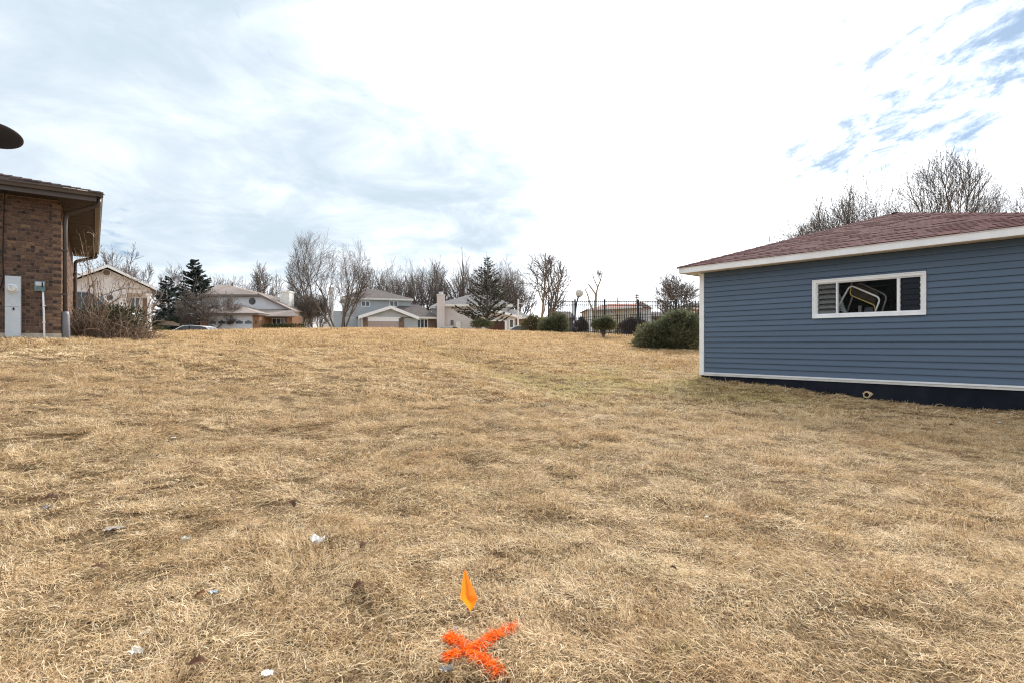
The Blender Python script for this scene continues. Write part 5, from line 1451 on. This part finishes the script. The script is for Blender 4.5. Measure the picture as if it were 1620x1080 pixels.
for c_ in ((946, 434), (950, 437), (940, 440), (929, 458), (935, 455)):
    for k in range(26 if c_[1] < 439 else 9):
        q0 = W(c_[0] + rp_.gauss(0, 2), c_[1] + rp_.gauss(0, 2), Zp); d = (rnd3(rp_) * .6 + Vector((0, 0, 1))).normalized()
        tw.append((2, [q0, q0 + d * .2, q0 + (d + rnd3(rp_) * .3).normalized() * .45], [.012, .011, .008]))
a_, b_ = skin(pls + tw, [7, 5, 3], 2)
np_mesh('trunk', a_[0], a_[1], None, M['bark_tan'], pt); np_mesh('crown', b_[0], b_[1], None, M['twig'], pt)
tree('bare_tree', 'bare round crowned tree beyond fence beside the garage corner', 1078, 60, 425, 264, stems=2, spread=.2, trunk=.4, kids=[9, 6, 5, 4], ang=[.8, .7, .65], ratio=[.8, .65, .55, .5], seg=1.0, wpx=80, cb=.28)
for i, (px, Z, tp, lb) in enumerate(((1268, 31, 306, 'leftmost bare tree behind the maroon garage roof'), (1325, 30, 278, 'second bare tree from the left behind the garage roof'), (1385, 30, 262, 'bare tree just left of the garage roof peak'), (1298, 33, 312, 'low bare tree between the two leftmost trees behind garage roof'), (1425, 33, 280, 'bare tree directly behind the garage roof peak'))):
    tree('bare_tree', lb, px, Z, tp, 270 + i, trunk=.45, kids=[6, 5, 4, 3], ang=[.6, .55, .6], ratio=[.78, .62, .55, .5], seg=.7, stems=4, spread=.34, r0=.085, rmin=.0055, wpx=120, cb=.05)
tree('bare_tree', 'tallest bare tree spreading above the peak of garage roof', 1482, 27, 234, 281, trunk=.48, stems=4, spread=.3, kids=[6, 5, 4, 4], first=[.4, .3, .2], ang=[.45, .5, .55], ratio=[.78, .62, .55, .5], seg=.7, r0=.11, rmin=.0055, wpx=160, cb=.2)
tree('bare_tree', 'bare tree at the right edge above the garage roof', 1612, 28, 272, 287, trunk=.48, stems=3, spread=.28, kids=[7, 6, 5, 3], ang=[.5, .55, .6], ratio=[.78, .62, .55, .5], seg=.7, r0=.10, rmin=.0055, wpx=116, cb=.3)

# brush that closes the gaps under the far treeline
r_ = np.random.RandomState(8)
n = 20000
px_ = r_.uniform(130, 1110, n); Z_ = r_.uniform(104, 126, n); x_ = (px_ - CX) / F * Z_; h_ = 5.2 * r_.rand(n) ** 1.4 * (0.55 + .45 * np.sin(px_ * .045) ** 2)
P = np.stack([x_, Z_, 2.0 + h_], 1); D = unit(r_.normal(size=(n, 3)) * .5 + np.array([0, 0, 1])); Sd = unit(np.cross(D, r_.normal(size=(n, 3)))); L = r_.uniform(.5, 1.3, (n, 1)); Wd = .05
V = np.stack([P - D * L - Sd * Wd, P - D * L + Sd * Wd, P + D * L + Sd * .01, P + D * L - Sd * .01], 1).reshape(-1, 3)
tag(np_mesh('brush', V, np.arange(4 * n).reshape(n, 4), r_.rand(n), M['hedge']), 'thin brown brush under the far bare trees', kind='stuff')


# junipers and hedges
def shrub(name, label, px0, px1, py0, py1, Z, m, n, seed, ln, wd, depth=.8, lobes_n=9, cat='shrub', stemmed=False, flat=0.0, group=None, shape='mound', up=.45):
    xa, xb = hx(px0, Z), hx(px1, Z); zt_ = hz(py0, Z); xc = (xa + xb) / 2; zb_ = min(gz(xc, Z), hz(py1, Z)) if not stemmed else hz(py1, Z)
    root = empty(name, (xc, Z, gz(xc, Z))); tag(root, label, cat, group)
    r = random.Random(seed); w_ = (xb - xa) / 2; h = zt_ - zb_; L_ = []
    for k in range(lobes_n):
        u = (k + .5) / lobes_n * 2 - 1; u += r.uniform(-.12, .12)
        if shape == 'slope': hh = h * min(1, (.30 + .70 * (u + 1) / 1.25))
        else: hh = h * (1 - .38 * abs(u) ** 2.2) * r.uniform(.88, 1.04)
        rx = w_ * r.uniform(.26, .40); rz_ = hh * .52
        L_.append(((xc + u * (w_ - rx * .8), Z + r.uniform(-.4, .4) * w_ * depth, zb_ + hh - rz_), (rx, w_ * .36 * depth, rz_)))
        for _q in range(2): L_.append(((xc + u * (w_ - rx * .8) + r.uniform(-.6, .6) * rx, Z + r.uniform(-.5, .2) * w_ * depth, zb_ + hh * r.uniform(.72, .95)), (rx * r.uniform(.25, .5), rx * .35, hh * r.uniform(.08, .16))))
        if k % 2 == 0: L_.append(((xc + u * (w_ - rx), Z - w_ * depth * .35, zb_ + h * .34), (rx * 1.1, w_ * .34 * depth, h * .36)))
    sprays('foliage', m, root, L_, n, ln, wd, seed, up=up, flat=flat)
    st_ = MB(); b_ = Vector((xc, Z, gz(xc, Z) - .1))
    for k in range(7):
        l = L_[k % len(L_)]; e_ = Vector(l[0]); m_ = b_.lerp(e_, .5) + Vector((r.gauss(0, .06), 0, .05)); st_.tube([b_, m_, e_], [.035, .03, .015] if stemmed else [.04, .03, .012], 5)
    st_.build('stem', M['bark'], root)
    return root


shrub('bronzed_juniper', 'rounded bronzed juniper left of the iron fence end', 824, 866, 499.5, 523, 32.3, M['juniper_brown'], 3800, 51, .15, .02, lobes_n=6)
shrub('green_juniper', 'low green juniper just before the left fence panel', 849, 899, 498, 526.5, 30.6, M['juniper'], 5200, 52, .16, .021, lobes_n=7, shape='slope')
shrub('juniper_topiary', 'small cloud pruned juniper on a bare stem before the fence', 936, 977, 503, 521, 27.0, M['juniper'], 3400, 53, .14, .019, lobes_n=6, stemmed=True, flat=.35)
shrub('spreading_juniper', 'big spreading juniper beside the white garage corner', 997, 1112, 497, 552, 22.0, M['juniper'], 15000, 54, .17, .022, lobes_n=12, shape='slope')
shrub('ball_shrub', 'rounded shrub on a short trunk in front of the stucco house', 746, 781, 506.5, 517, 63, M['juniper'], 1500, 55, .28, .05, lobes_n=6, stemmed=True)
shrub('low_evergreen', 'low green shrub left of the silver hatchback nose', 240, 268, 517, 530, 44, M['yew'], 1600, 56, .2, .035, lobes_n=5)
shrub('bare_hedge', 'dark twiggy hedge behind the fence left of bungalow column', 909, 931, 503, 524, 35, M['hedge'], 3000, 57, .2, .012, lobes_n=5)
shrub('bare_hedge', 'long dark twiggy hedge behind the fence in front of the bungalow', 974, 1030, 505, 529, 33.5, M['hedge'], 6500, 58, .2, .012, lobes_n=9)
shrub('evergreen_shrub', 'broad dark evergreen shrub beneath the two spruces', 244, 300, 484, 528, 70, M['spruce'], 3500, 59, .3, .06, lobes_n=7)
# clipped hedge
Zh = 56
hb = empty('clipped_hedge', (hx(447, Zh), Zh, gz(hx(447, Zh), Zh))); tag(hb, 'low clipped dark green hedge under the porch window', 'hedge')
lb_ = [((hx(418 + k * 4.4, Zh), Zh, hz(519.5, Zh)), (.22, .45, .42)) for k in range(15)]
sprays('foliage', M['yew'], hb, lb_, 3200, .12, .03, 61, shell=.7)
MB().box(hx(418, Zh), hx(480, Zh), Zh - .03, Zh + .03, gz(hx(447, Zh), Zh) - .1, hz(519.5, Zh)).build('stem', M['bark'], hb)

# dry shrub beside the brick house
Zd = 13.0
ds_ = empty('dry_shrub', (hx(175, Zd), Zd, gz(hx(175, Zd), Zd))); tag(ds_, 'tangled dry shrub with green evergreen core beside the brick house', 'shrub')
lob = []
rr = random.Random(17)
for px, py, w_, h in ((140, 508, 18, 20), (158, 505, 18, 20), (178, 503, 20, 20), (198, 503, 20, 20), (215, 507, 17, 19), (150, 522, 20, 14), (185, 522, 24, 14), (210, 521, 18, 14)):
    c = W(px, py, Zd + rr.uniform(-.1, .35)); lob.append(((c.x, c.y, c.z), (w_ / F * Zd, .35, h / F * Zd)))
sprays('foliage', M['yew'], ds_, lob, 3000, .09, .015, 71, shell=.5)
pls = []
for k in range(950):
    px = rr.gauss(176, 34); px = min(240, max(112, px)); bx_ = W(px, 538, Zd); bz_ = gz(bx_.x, bx_.y)
    p = Vector((bx_.x, Zd + rr.uniform(-.75, .35), bz_ - .03)); L = rr.uniform(.35, 1.15) * (1 - .35 * abs(px - 165) / 70)
    d = Vector((rr.gauss((px - 172) / 130, .45), rr.gauss(-.05, .3), 1)).normalized(); pts = [p]
    for s_ in range(5):
        d = (d + rnd3(rr) * .2 + Vector((0, 0, -.10 * s_))).normalized(); p = p + d * L / 5; pts.append(p)
    pls.append((rr.random(), pts, [.0075, .007, .006, .005, .004, .003]))
for (a, b2, b3) in (((150, 530), (140, 440), (132, 364)), ((168, 532), (140, 470), (117, 392)), ((160, 535), (150, 450), (122, 400)), ((190, 530), (205, 450), (212, 430)), ((205, 532), (222, 470), (228, 446)), ((150, 534), (175, 470), (185, 438)),
                   ((175, 532), (160, 470), (155, 430)), ((215, 534), (232, 490), (238, 460)), ((130, 534), (128, 480), (150, 440)), ((195, 534), (186, 470), (200, 440)), ((225, 534), (236, 500), (247, 478)), ((140, 536), (165, 490), (196, 462)), ((120, 530), (150, 500), (185, 515)), ((118, 498), (150, 515), (200, 535))):
    for j in range(3):
        o_ = [(rr.gauss(0, 7), rr.gauss(0, 6)) for _ in range(3)] if j else [(0, 0)] * 3
        q = [W(a[0] + o_[0][0], a[1], Zd - .2), W((a[0] + b2[0]) / 2 + o_[1][0], (a[1] + b2[1]) / 2, Zd - .1), W(b2[0] + o_[1][0], b2[1] + o_[1][1], Zd), W((b3[0] + b2[0]) / 2 + o_[2][0] + 2, (b3[1] + b2[1]) / 2 + o_[2][1], Zd), W(b3[0] + o_[2][0] * 1.4, b3[1] + abs(o_[2][1]) * 2, Zd)]
        pls.append((rr.uniform(.4, 1), q, [.011, .010, .008, .006, .003]))
        for s_ in range(6):
            i = rr.randint(1, 3); st_ = q[i].lerp(q[i + 1], rr.random()); dd = (q[i + 1] - q[i]).normalized(); e_ = st_ + (dd * .6 + rnd3(rr) * .5).normalized() * rr.uniform(.1, .35)
            pls.append((rr.random(), [st_, st_.lerp(e_, .5) + rnd3(rr) * .02, e_], [.005, .004, .002]))
Vs, Fs, Ts, b = [], [], [], 0
for tn, pts, rs_ in pls:
    (v, f_), _x = skin([(0, pts, rs_)], [4], 1)
    Vs.append(v); Fs.append(f_ + b); b += len(v); Ts += [tn] * len(f_)
np_mesh('canes', np.concatenate(Vs), np.concatenate(Fs), Ts, M['twig_tan'], ds_)
# dry leaves still hanging on the canes
n = 1500; q = [pls[i] for i in np.random.RandomState(3).randint(0, len(pls), n)]
P = np.array([tuple(p[1][rr.randint(1, len(p[1]) - 1)]) for p in q]); r_ = np.random.RandomState(4)
D = unit(r_.normal(size=(n, 3))); Sd = unit(np.cross(D, r_.normal(size=(n, 3)))); L = r_.uniform(.018, .045, (n, 1))
V = np.stack([P, P + D * L * .5 + Sd * L * .35, P + D * L, P + D * L * .5 - Sd * L * .35], 1).reshape(-1, 3)
np_mesh('dry_leaves', V, np.arange(4 * n).reshape(n, 4), r_.uniform(.2, 1, n), M['twig_tan'], ds_)

# ------------------------------------------------------------------ marker flag, paint mark and litter
fl = empty('marking_flag', hit(743, 1028)); tag(fl, 'orange vinyl marking flag drooping above the orange paint mark', 'flag')
base = Vector(fl.location); dfl = base.y
Zf = base.y
def Wf(px, py, dy=0.0): return W(px, py, Zf + dy)
MB().tube([base - Vector((0, 0, .05)), Wf(742, 1000), Wf(739.5, 960), Wf(736.5, 915), Wf(735, 900)], .0009, 5).build('wire', M['trim_brown'], fl)
mb = MB(); N_ = 14
Lft = [(734, 900.5), (728, 945)]; 
rows = []
for i in range(N_ + 1):
    t = i / N_
    def lerp_path(pp, t):
        ds2 = [0]
        for u, v in zip(pp, pp[1:]): ds2.append(ds2[-1] + math.hypot(v[0] - u[0], v[1] - u[1]))
        s_ = t * ds2[-1]
        for k in range(len(pp) - 1):
            if s_ <= ds2[k + 1] + 1e-9:
                f2 = (s_ - ds2[k]) / (ds2[k + 1] - ds2[k]); return (pp[k][0] + (pp[k + 1][0] - pp[k][0]) * f2, pp[k][1] + (pp[k + 1][1] - pp[k][1]) * f2)
        return pp[-1]
    l = lerp_path([(734.3, 901), (731, 922), (727.6, 945), (737, 956), (744.6, 966)], t)
    r2 = lerp_path([(736.5, 901), (745, 920), (755.6, 945), (751, 956), (745, 966)], t)
    row = []
    for j in range(9):
        u = j / 8; fold = .055 * math.sin(math.pi * min(1, u / .55)) if u < .55 else -.018 * math.sin(math.pi * (u - .55) / .45)
        wd = abs(r2[0] - l[0]) / 28
        row.append(Wf(l[0] + (r2[0] - l[0]) * u, l[1] + (r2[1] - l[1]) * u, -.02 + (.06 * abs(u - .42) - .03) * wd * 1.6 + fold * .18 * wd + (.02 * (1 - t))))
    rows.append(row)
v = [p for r_2 in rows for p in r_2]
mb.add(v, [(i * 9 + j, i * 9 + j + 1, (i + 1) * 9 + j + 1, (i + 1) * 9 + j) for i in range(N_) for j in range(8)])
mb.build('flag', M['orange'], fl, smooth=True)

yf = hit(1035, 550)
yfl = empty('yellow_flag', yf); tag(yfl, 'tiny yellow marking flag on the lawn before the big juniper', 'flag')
MB().tube([yf - Vector((0, 0, .04)), W(1034, 544.5, yf.y)], .004, 5).build('wire', M['galv'], yfl)
c4 = [W(1033.2, 544.3, yf.y), W(1037.8, 544.8, yf.y), W(1037.6, 548.6, yf.y), W(1033.4, 548.3, yf.y)]
MB().hexa(c4 + [p + Vector((0, .006, 0)) for p in c4]).build('flag', M['yellow'], yfl)


def crumple(name, label, px, py, wpx, hpx, m, seed, cat='litter', lift=.02, flat=False):
    c = hit(px, py + hpx * .35); r = random.Random(seed); w_ = wpx / F * c.y; d_ = w_ * .75; hgt = max(.006, hpx / F * c.y * (.45 if flat else .8))
    n = 7; mb = MB(); vs = []; a0 = r.uniform(-.6, .6)
    for i in range(n):
        for j in range(n):
            u, v_ = i / (n - 1) - .5, j / (n - 1) - .5
            k = 1 - .25 * r.random() * (abs(u) + abs(v_))
            x, y = u * w_ * k, v_ * d_ * k
            z = hgt * (r.random() * .55 + (.75 * (abs(u) + abs(v_)) if not flat else .25 * math.sin(u * 5 + a0)))
            vs.append(c + Vector((x * math.cos(a0) - y * math.sin(a0) * .5, x * math.sin(a0) * .5 + y * math.cos(a0), lift + z)))
    fc = [(i * n + j, (i + 1) * n + j, (i + 1) * n + j + 1, i * n + j + 1) for i in range(n - 1) for j in range(n - 1)]
    b = len(vs); vs += [p - Vector((0, 0, .0015)) for p in vs]
    fc += [tuple(b + q for q in f_[::-1]) for f_ in fc]
    return tag(mb.add(vs, fc).build(name, M[m], smooth=False), label, cat)


crumple('crumpled_cup', 'crumpled white plastic cup left of centre in the lawn', 503, 862, 26, 20, 'paper', 1)
crumple('paper_scrap', 'square stained white paper scrap at the lower left', 231, 1004, 23, 14, 'paper_tan', 2, flat=True)
crumple('paper_scrap', 'crumpled off-white scrap below the square paper scrap', 216, 1041, 24, 13, 'paper_tan', 3)
crumple('paper_scrap', 'torn white and brown scrap right of the grey plastic piece', 293, 860, 14, 16, 'paper_tan', 4)
crumple('plastic_scrap', 'flat grey plastic piece lying on the left lawn', 180, 837, 28, 11, 'litter_grey', 5, flat=True)
crumple('plastic_scrap', 'small pale grey scrap nearest the left edge of the lawn', 74, 810, 14, 13, 'litter_grey', 6)
crumple('plastic_scrap', 'tiny pale blue scrap beside a brown leaf', 338, 944, 14, 8, 'litter_blue', 7)
crumple('paper_scrap', 'white paper piece at the bottom edge left of the paint mark', 423, 1074, 20, 8, 'paper', 8)
crumple('paper_scrap', 'short white scrap standing at the left tip of orange mark', 720, 1004, 6, 11, 'paper', 9)
crumple('plastic_scrap', 'grey curled piece below the orange paint mark', 706, 1069, 22, 12, 'litter_grey', 10)
crumple('glass_shard', 'small green bottle shard lying in the middle of the lawn', 861, 640, 13, 4, 'bottle', 11, flat=True)
crumple('paper_scrap', 'tiny white scrap near the navy foundation at the right', 1581, 668, 11, 4, 'paper_tan', 12, flat=True)
crumple('plastic_scrap', 'tiny teal scrap under the juniper topiary right side', 979, 534.5, 5, 2.5, 'litter_teal', 13)
crumple('paper_scrap', 'tiny white scrap on the crest before the clipped hedge', 458, 521, 3.6, 3, 'paper', 14)
crumple('paper_scrap', 'tiny white speck of paper in the right lawn', 1118, 820, 7, 4, 'paper', 15, flat=True)
crumple('paper_scrap', 'small white scrap in the left middle lawn', 274, 694, 8, 4, 'paper', 16, flat=True)


def dead_leaf(label, px, py, wpx, seed, tone, group=None):
    c = hit(px, py); r = random.Random(seed); L = wpx / F * c.y; a = r.uniform(0, 6.28); mb = MB(); mb.tone = tone
    ax = Vector((math.cos(a), math.sin(a) * .9, r.uniform(.0, .35))).normalized(); sd = Vector((-math.sin(a), math.cos(a), r.uniform(-.3, .5))).normalized(); up = ax.cross(sd)
    prof = [(0, .03), (.15, .16), (.25, .30), (.33, .18), (.45, .40), (.55, .22), (.68, .36), (.78, .2), (.9, .16), (1, .02)]
    p0 = c + Vector((0, 0, .02)) - ax * L * .5
    mid = [p0 + ax * L * t + up * L * .14 * math.sin(t * 3.1) for t, _ in prof]
    lf = [m_ + sd * w_ * L + up * L * (.22 * w_ / .4 + r.uniform(-.03, .03)) for m_, (_, w_) in zip(mid, prof)]
    rg = [m_ - sd * w_ * L + up * L * (.25 * w_ / .4 + r.uniform(-.03, .03)) for m_, (_, w_) in zip(mid, prof)]
    n = len(prof)
    mb.add(mid + lf + rg, [(i, i + 1, n + i + 1, n + i) for i in range(n - 1)] + [(i + 1, i, 2 * n + i, 2 * n + i + 1) for i in range(n - 1)])
    mb.tube([p0 - ax * L * .25, p0], L * .012, 4)
    return tag(mb.build('dead_leaf', M['leaf']), label, 'leaf')


for i, (px, py, w_, tn, lb) in enumerate(((313, 1060, 26, .35, 'large dark brown oak leaf at the lower left edge'), (460, 803, 20, .15, 'dark curled oak leaf above the crumpled cup'), (388, 845, 15, .9, 'tan dead leaf left of the crumpled cup'),
        (318, 948, 22, .8, 'light brown dead leaf beside the pale blue scrap'), (568, 935, 20, .3, 'brown dead leaf left of the orange flag'), (575, 868, 16, .25, 'dark dead leaf right of the crumpled cup'),
        (1065, 905, 11, .5, 'small brown leaf in the right foreground'), (730, 690, 8, .3, 'upright dark leaf in the middle lawn'), (691, 690, 8, .9, 'small orange brown leaf left of the upright dark leaf'), (825, 593, 7, .1, 'dark leaf up the bank in the middle'),
        (1310, 633, 7, .6, 'small leaf just left of the foundation drain pipe'), (1505, 675, 9, .1, 'dark leaf on the lawn below the right foundation'), (82, 795, 22, .1, 'dark curled leaf near the left edge above the pale scrap'), (155, 905, 22, .35, 'brown leaf in the left foreground'),
        (872, 746, 8, .05, 'nearly black leaf in the centre of the lawn'), (642, 537, 5, .15, 'tiny dark leaf near the crest in the centre'))):
    dead_leaf(lb, px, py, w_, 300 + i, tn)

# ------------------------------------------------------------------ grass
def blade_clump(seed, n, rad, ln, wd, lay):
    """a tuft of dry blades lying over; returns a mesh with a tone per blade"""
    r = np.random.RandomState(seed); V, Fq, T = [], [], []; b = 0
    az0 = 0.0
    for k in range(n):
        a = r.rand() * 6.28; q = rad * math.sqrt(r.rand()); p = np.array([q * math.cos(a), q * math.sin(a), r.uniform(-.012, .012)])
        az = az0 + r.normal(0, .95) if r.rand() < .8 else r.rand() * 6.28
        el = np.clip(r.normal(lay, .32), .02, 1.45); L = ln * r.uniform(.5, 1.5); w = wd * r.uniform(.55, 1.25)
        seg = 4; side = np.array([-math.sin(az), math.cos(az), 0]); roll = r.normal(0, .5); curl = r.normal(.42, .28); turn = r.normal(0, .28)
        pts = [p]
        for s in range(seg):
            d = np.array([math.cos(az) * math.cos(el), math.sin(az) * math.cos(el), math.sin(el)]); p = p + d * L / seg; pts.append(p); el -= curl; az += turn
            if p[2] < .004: el = max(el, .12)
        for s, p in enumerate(pts):
            ww = w * (1 - .82 * (s / seg) ** 1.5) * .5; sd = side * math.cos(roll) + np.array([0, 0, 1]) * math.sin(roll)
            V += [p - sd * ww, p + sd * ww]
        for s in range(seg): Fq.append((b + 2 * s, b + 2 * s + 1, b + 2 * s + 3, b + 2 * s + 2))
        T += [np.clip(r.normal(.56, .30), 0, 1)] * seg; b += 2 * (seg + 1)
    me = bpy.data.meshes.new('grass_tuft'); me.from_pydata([tuple(v) for v in V], [], Fq)
    at = me.attributes.new('tone', 'FLOAT', 'FACE'); at.data.foreach_set('value', T)
    return me


gmat = bpy.data.materials.new('dry_grass_blades'); gmat.use_nodes = True
g = NG(gmat.node_tree); b = gmat.node_tree.nodes['Principled BSDF']
at = g.n('ShaderNodeAttribute', attribute_name='tone'); oi = g.n('ShaderNodeObjectInfo')
tn = g.math('ADD', at.outputs['Fac'], g.math('MULTIPLY', g.math('SUBTRACT', oi.outputs['Random'], .5), .42), clamp=True)
gc_ = grass_color(g, tn)
g.put(b.inputs['Base Color'], gc_); b.inputs['Roughness'].default_value = .75; b.inputs['Specular IOR Level'].default_value = .12
tr = g.n('ShaderNodeBsdfTranslucent'); g.put(tr.inputs[0], gc_); mx = g.n('ShaderNodeMixShader'); mx.inputs[0].default_value = .22
mo = gmat.node_tree.nodes['Material Output']
gmat.node_tree.links.new(b.outputs[0], mx.inputs[1]); gmat.node_tree.links.new(tr.outputs[0], mx.inputs[2]); gmat.node_tree.links.new(mx.outputs[0], mo.inputs[0])

src = bpy.data.collections.new('grass_tufts')
kinds = []
for s in range(8): kinds.append((900 + s, 50, .085, .074, .0028, (.22, .35, .5, .15, .7, .3, .45, .2)[s]))
for s in range(4): kinds.append((950 + s, 40, .15, .105, .0065, (.4, .6, .8, .5)[s]))
for s in range(4): kinds.append((980 + s, 40, .30, .12, .013, (.5, .7, .9, .6)[s]))
for i, kd in enumerate(kinds):
    me = blade_clump(*kd); me.materials.append(gmat)
    o = bpy.data.objects.new('tuft%02d' % i, me); src.objects.link(o)


def scatter(rs, z0, z1, dens, kind0, kind1, sc):
    """points in the view wedge (with a margin) between two distances"""
    wmax = z1 * 1.02 + 1.6; area = 2 * wmax * (z1 - z0); n = int(area * dens)
    x = rs.uniform(-wmax, wmax, n); y = rs.uniform(z0, z1, n)
    keep = np.abs(x) < y * 1.02 + 1.6
    keep &= ~((x - 4.58) * .6388 + (y - 13.06) * -.7694 > .02) | ((x - 4.58) * .7694 + (y - 13.06) * .6388 < -.0)
    u = (x + 9.2) * .7895 + (y - 11) * .6137; v_ = -(x + 9.2) * .6137 + (y - 11) * .7895
    keep &= ~((u < .02) & (v_ > -.02))
    x, y = x[keep], y[keep]
    dn = vnoise(x, y, .36, 61) * .5 + vnoise(x, y, .15, 62) * .5
    keep = rs.rand(len(x)) < np.clip(-.35 + 2.4 * dn, 0.24, 1)
    x, y = x[keep], y[keep]
    flow = vnoise(x, y, 1.5, 63) * 9.0 + vnoise(x, y, .5, 64) * 3.5
    yaw = flow + rs.normal(0, .35, len(x))
    hgt = .40 + 1.0 * vnoise(x, y, .30, 65) ** 1.3
    k = rs.randint(kind0, kind1, len(x))
    s_ = sc * rs.uniform(.75, 1.25, len(x))
    return x, y, k, yaw, np.stack([s_, s_, s_ * hgt], 1), rs


rs0 = np.random.RandomState(42)
parts = [scatter(rs0, 1.3, 3.6, 560, 0, 8, .95), scatter(rs0, 3.6, 8.0, 330, 0, 8, 1.1), scatter(rs0, 8.0, 14.0, 130, 8, 12, .95), scatter(rs0, 14, 36, 40, 12, 16, .9)]
px_ = np.concatenate([p[0] for p in parts]); py_ = np.concatenate([p[1] for p in parts])
kk = np.concatenate([p[2] for p in parts]); yw = np.concatenate([p[3] for p in parts]); sc_ = np.concatenate([p[4] for p in parts])
pz_ = gza(px_, py_)
eps = .06
tx = -(gza(px_ + eps, py_) - gza(px_ - eps, py_)) / (2 * eps); ty = (gza(px_, py_ + eps) - gza(px_, py_ - eps)) / (2 * eps)
me = bpy.data.meshes.new('grass'); me.vertices.add(len(px_)); me.vertices.foreach_set('co', np.stack([px_, py_, pz_], 1).astype(np.float32).ravel())
a1 = me.attributes.new('kind_index', 'INT', 'POINT'); a1.data.foreach_set('value', kk.astype(np.int32))
a2 = me.attributes.new('turn', 'FLOAT_VECTOR', 'POINT'); a2.data.foreach_set('vector', np.stack([ty * .8, tx * .8, yw], 1).astype(np.float32).ravel())
a3 = me.attributes.new('size', 'FLOAT_VECTOR', 'POINT'); a3.data.foreach_set('vector', sc_.astype(np.float32).ravel())
me.materials.append(gmat)
go = bpy.data.objects.new('grass', me); COL.objects.link(go); tag(go, 'matted dry straw coloured winter grass', kind='stuff')
ng = bpy.data.node_groups.new('grass_scatter', 'GeometryNodeTree')
ng.interface.new_socket('Geometry', in_out='INPUT', socket_type='NodeSocketGeometry'); ng.interface.new_socket('Geometry', in_out='OUTPUT', socket_type='NodeSocketGeometry')
ni = ng.nodes.new('NodeGroupInput'); no = ng.nodes.new('NodeGroupOutput'); iop = ng.nodes.new('GeometryNodeInstanceOnPoints'); ci = ng.nodes.new('GeometryNodeCollectionInfo')
ci.inputs['Collection'].default_value = src; ci.inputs['Separate Children'].default_value = True; ci.inputs['Reset Children'].default_value = True


def named(nm, ty_):
    n_ = ng.nodes.new('GeometryNodeInputNamedAttribute'); n_.data_type = ty_; n_.inputs['Name'].default_value = nm; return [s for s in n_.outputs if s.enabled and s.name == 'Attribute'][0]


L_ = ng.links.new
L_(ni.outputs[0], iop.inputs['Points']); L_(ci.outputs[0], iop.inputs['Instance']); iop.inputs['Pick Instance'].default_value = True
L_(named('kind_index', 'INT'), iop.inputs['Instance Index'])
e2r = ng.nodes.new('FunctionNodeEulerToRotation'); L_(named('turn', 'FLOAT_VECTOR'), e2r.inputs[0]); L_(e2r.outputs[0], iop.inputs['Rotation'])
L_(named('size', 'FLOAT_VECTOR'), iop.inputs['Scale']); L_(iop.outputs[0], no.inputs[0])
md = go.modifiers.new('scatter', 'NODES'); md.node_group = ng

# orange paint sprayed over the blades in a cross
arms = [((748, 1036), (710, 1012)), ((748, 1036), (706, 1046)), ((748, 1036), (816, 996)), ((748, 1040), (790, 1074))]
r_ = np.random.RandomState(12); V, Fq, T, b = [], [], [], 0
cen = [(hit(*a), hit(*c)) for a, c in arms]
pm_ = mat('orange_spray_paint', None, .7, .12, 60, tones=[(0, (.72, .06, .004)), (.6, (.92, .14, .008)), (1, (1.0, .28, .02))], trans=.2, spec=.05)
for (p, q2) in cen:
    d2 = (q2 - p); L = d2.length; nrm = Vector((-d2.y, d2.x, 0)).normalized()
    for k in range(int(1500 * L / .16)):
        t = r_.rand() ** .95
        if vnoise(np.array([p.x + d2.x * t * 1.0 + 3]), np.array([p.y + d2.y * t + r_.normal(0, .006)]), .022, 91)[0] < r_.uniform(.1, .62): continue
        off = r_.normal(0, .0072) * (1.0 + .2 * math.sin(t * 9)); c = p + d2 * t + nrm * off
        z = gz(c.x, c.y) + r_.uniform(.004, .026); az = r_.rand() * 6.28; el = r_.normal(.05, .25); ln = r_.uniform(.012, .042); w = r_.uniform(.0010, .0019)
        pp = np.array([c.x, c.y, z]); side = np.array([-math.sin(az), math.cos(az), r_.normal(0, .4)]) * w
        for s in range(3):
            V += [pp - side * (1 - .25 * s), pp + side * (1 - .25 * s)]; pp = pp + np.array([math.cos(az) * math.cos(el), math.sin(az) * math.cos(el), math.sin(el)]) * ln / 2; el -= .3
        Fq += [(b, b + 1, b + 3, b + 2), (b + 2, b + 3, b + 5, b + 4)]; T += [np.clip(r_.normal(.55, .25), 0, 1)] * 2; b += 6
tag(np_mesh('paint_mark', V, Fq, T, pm_), 'orange spray painted cross on the grass below the marking flag', 'paint mark')
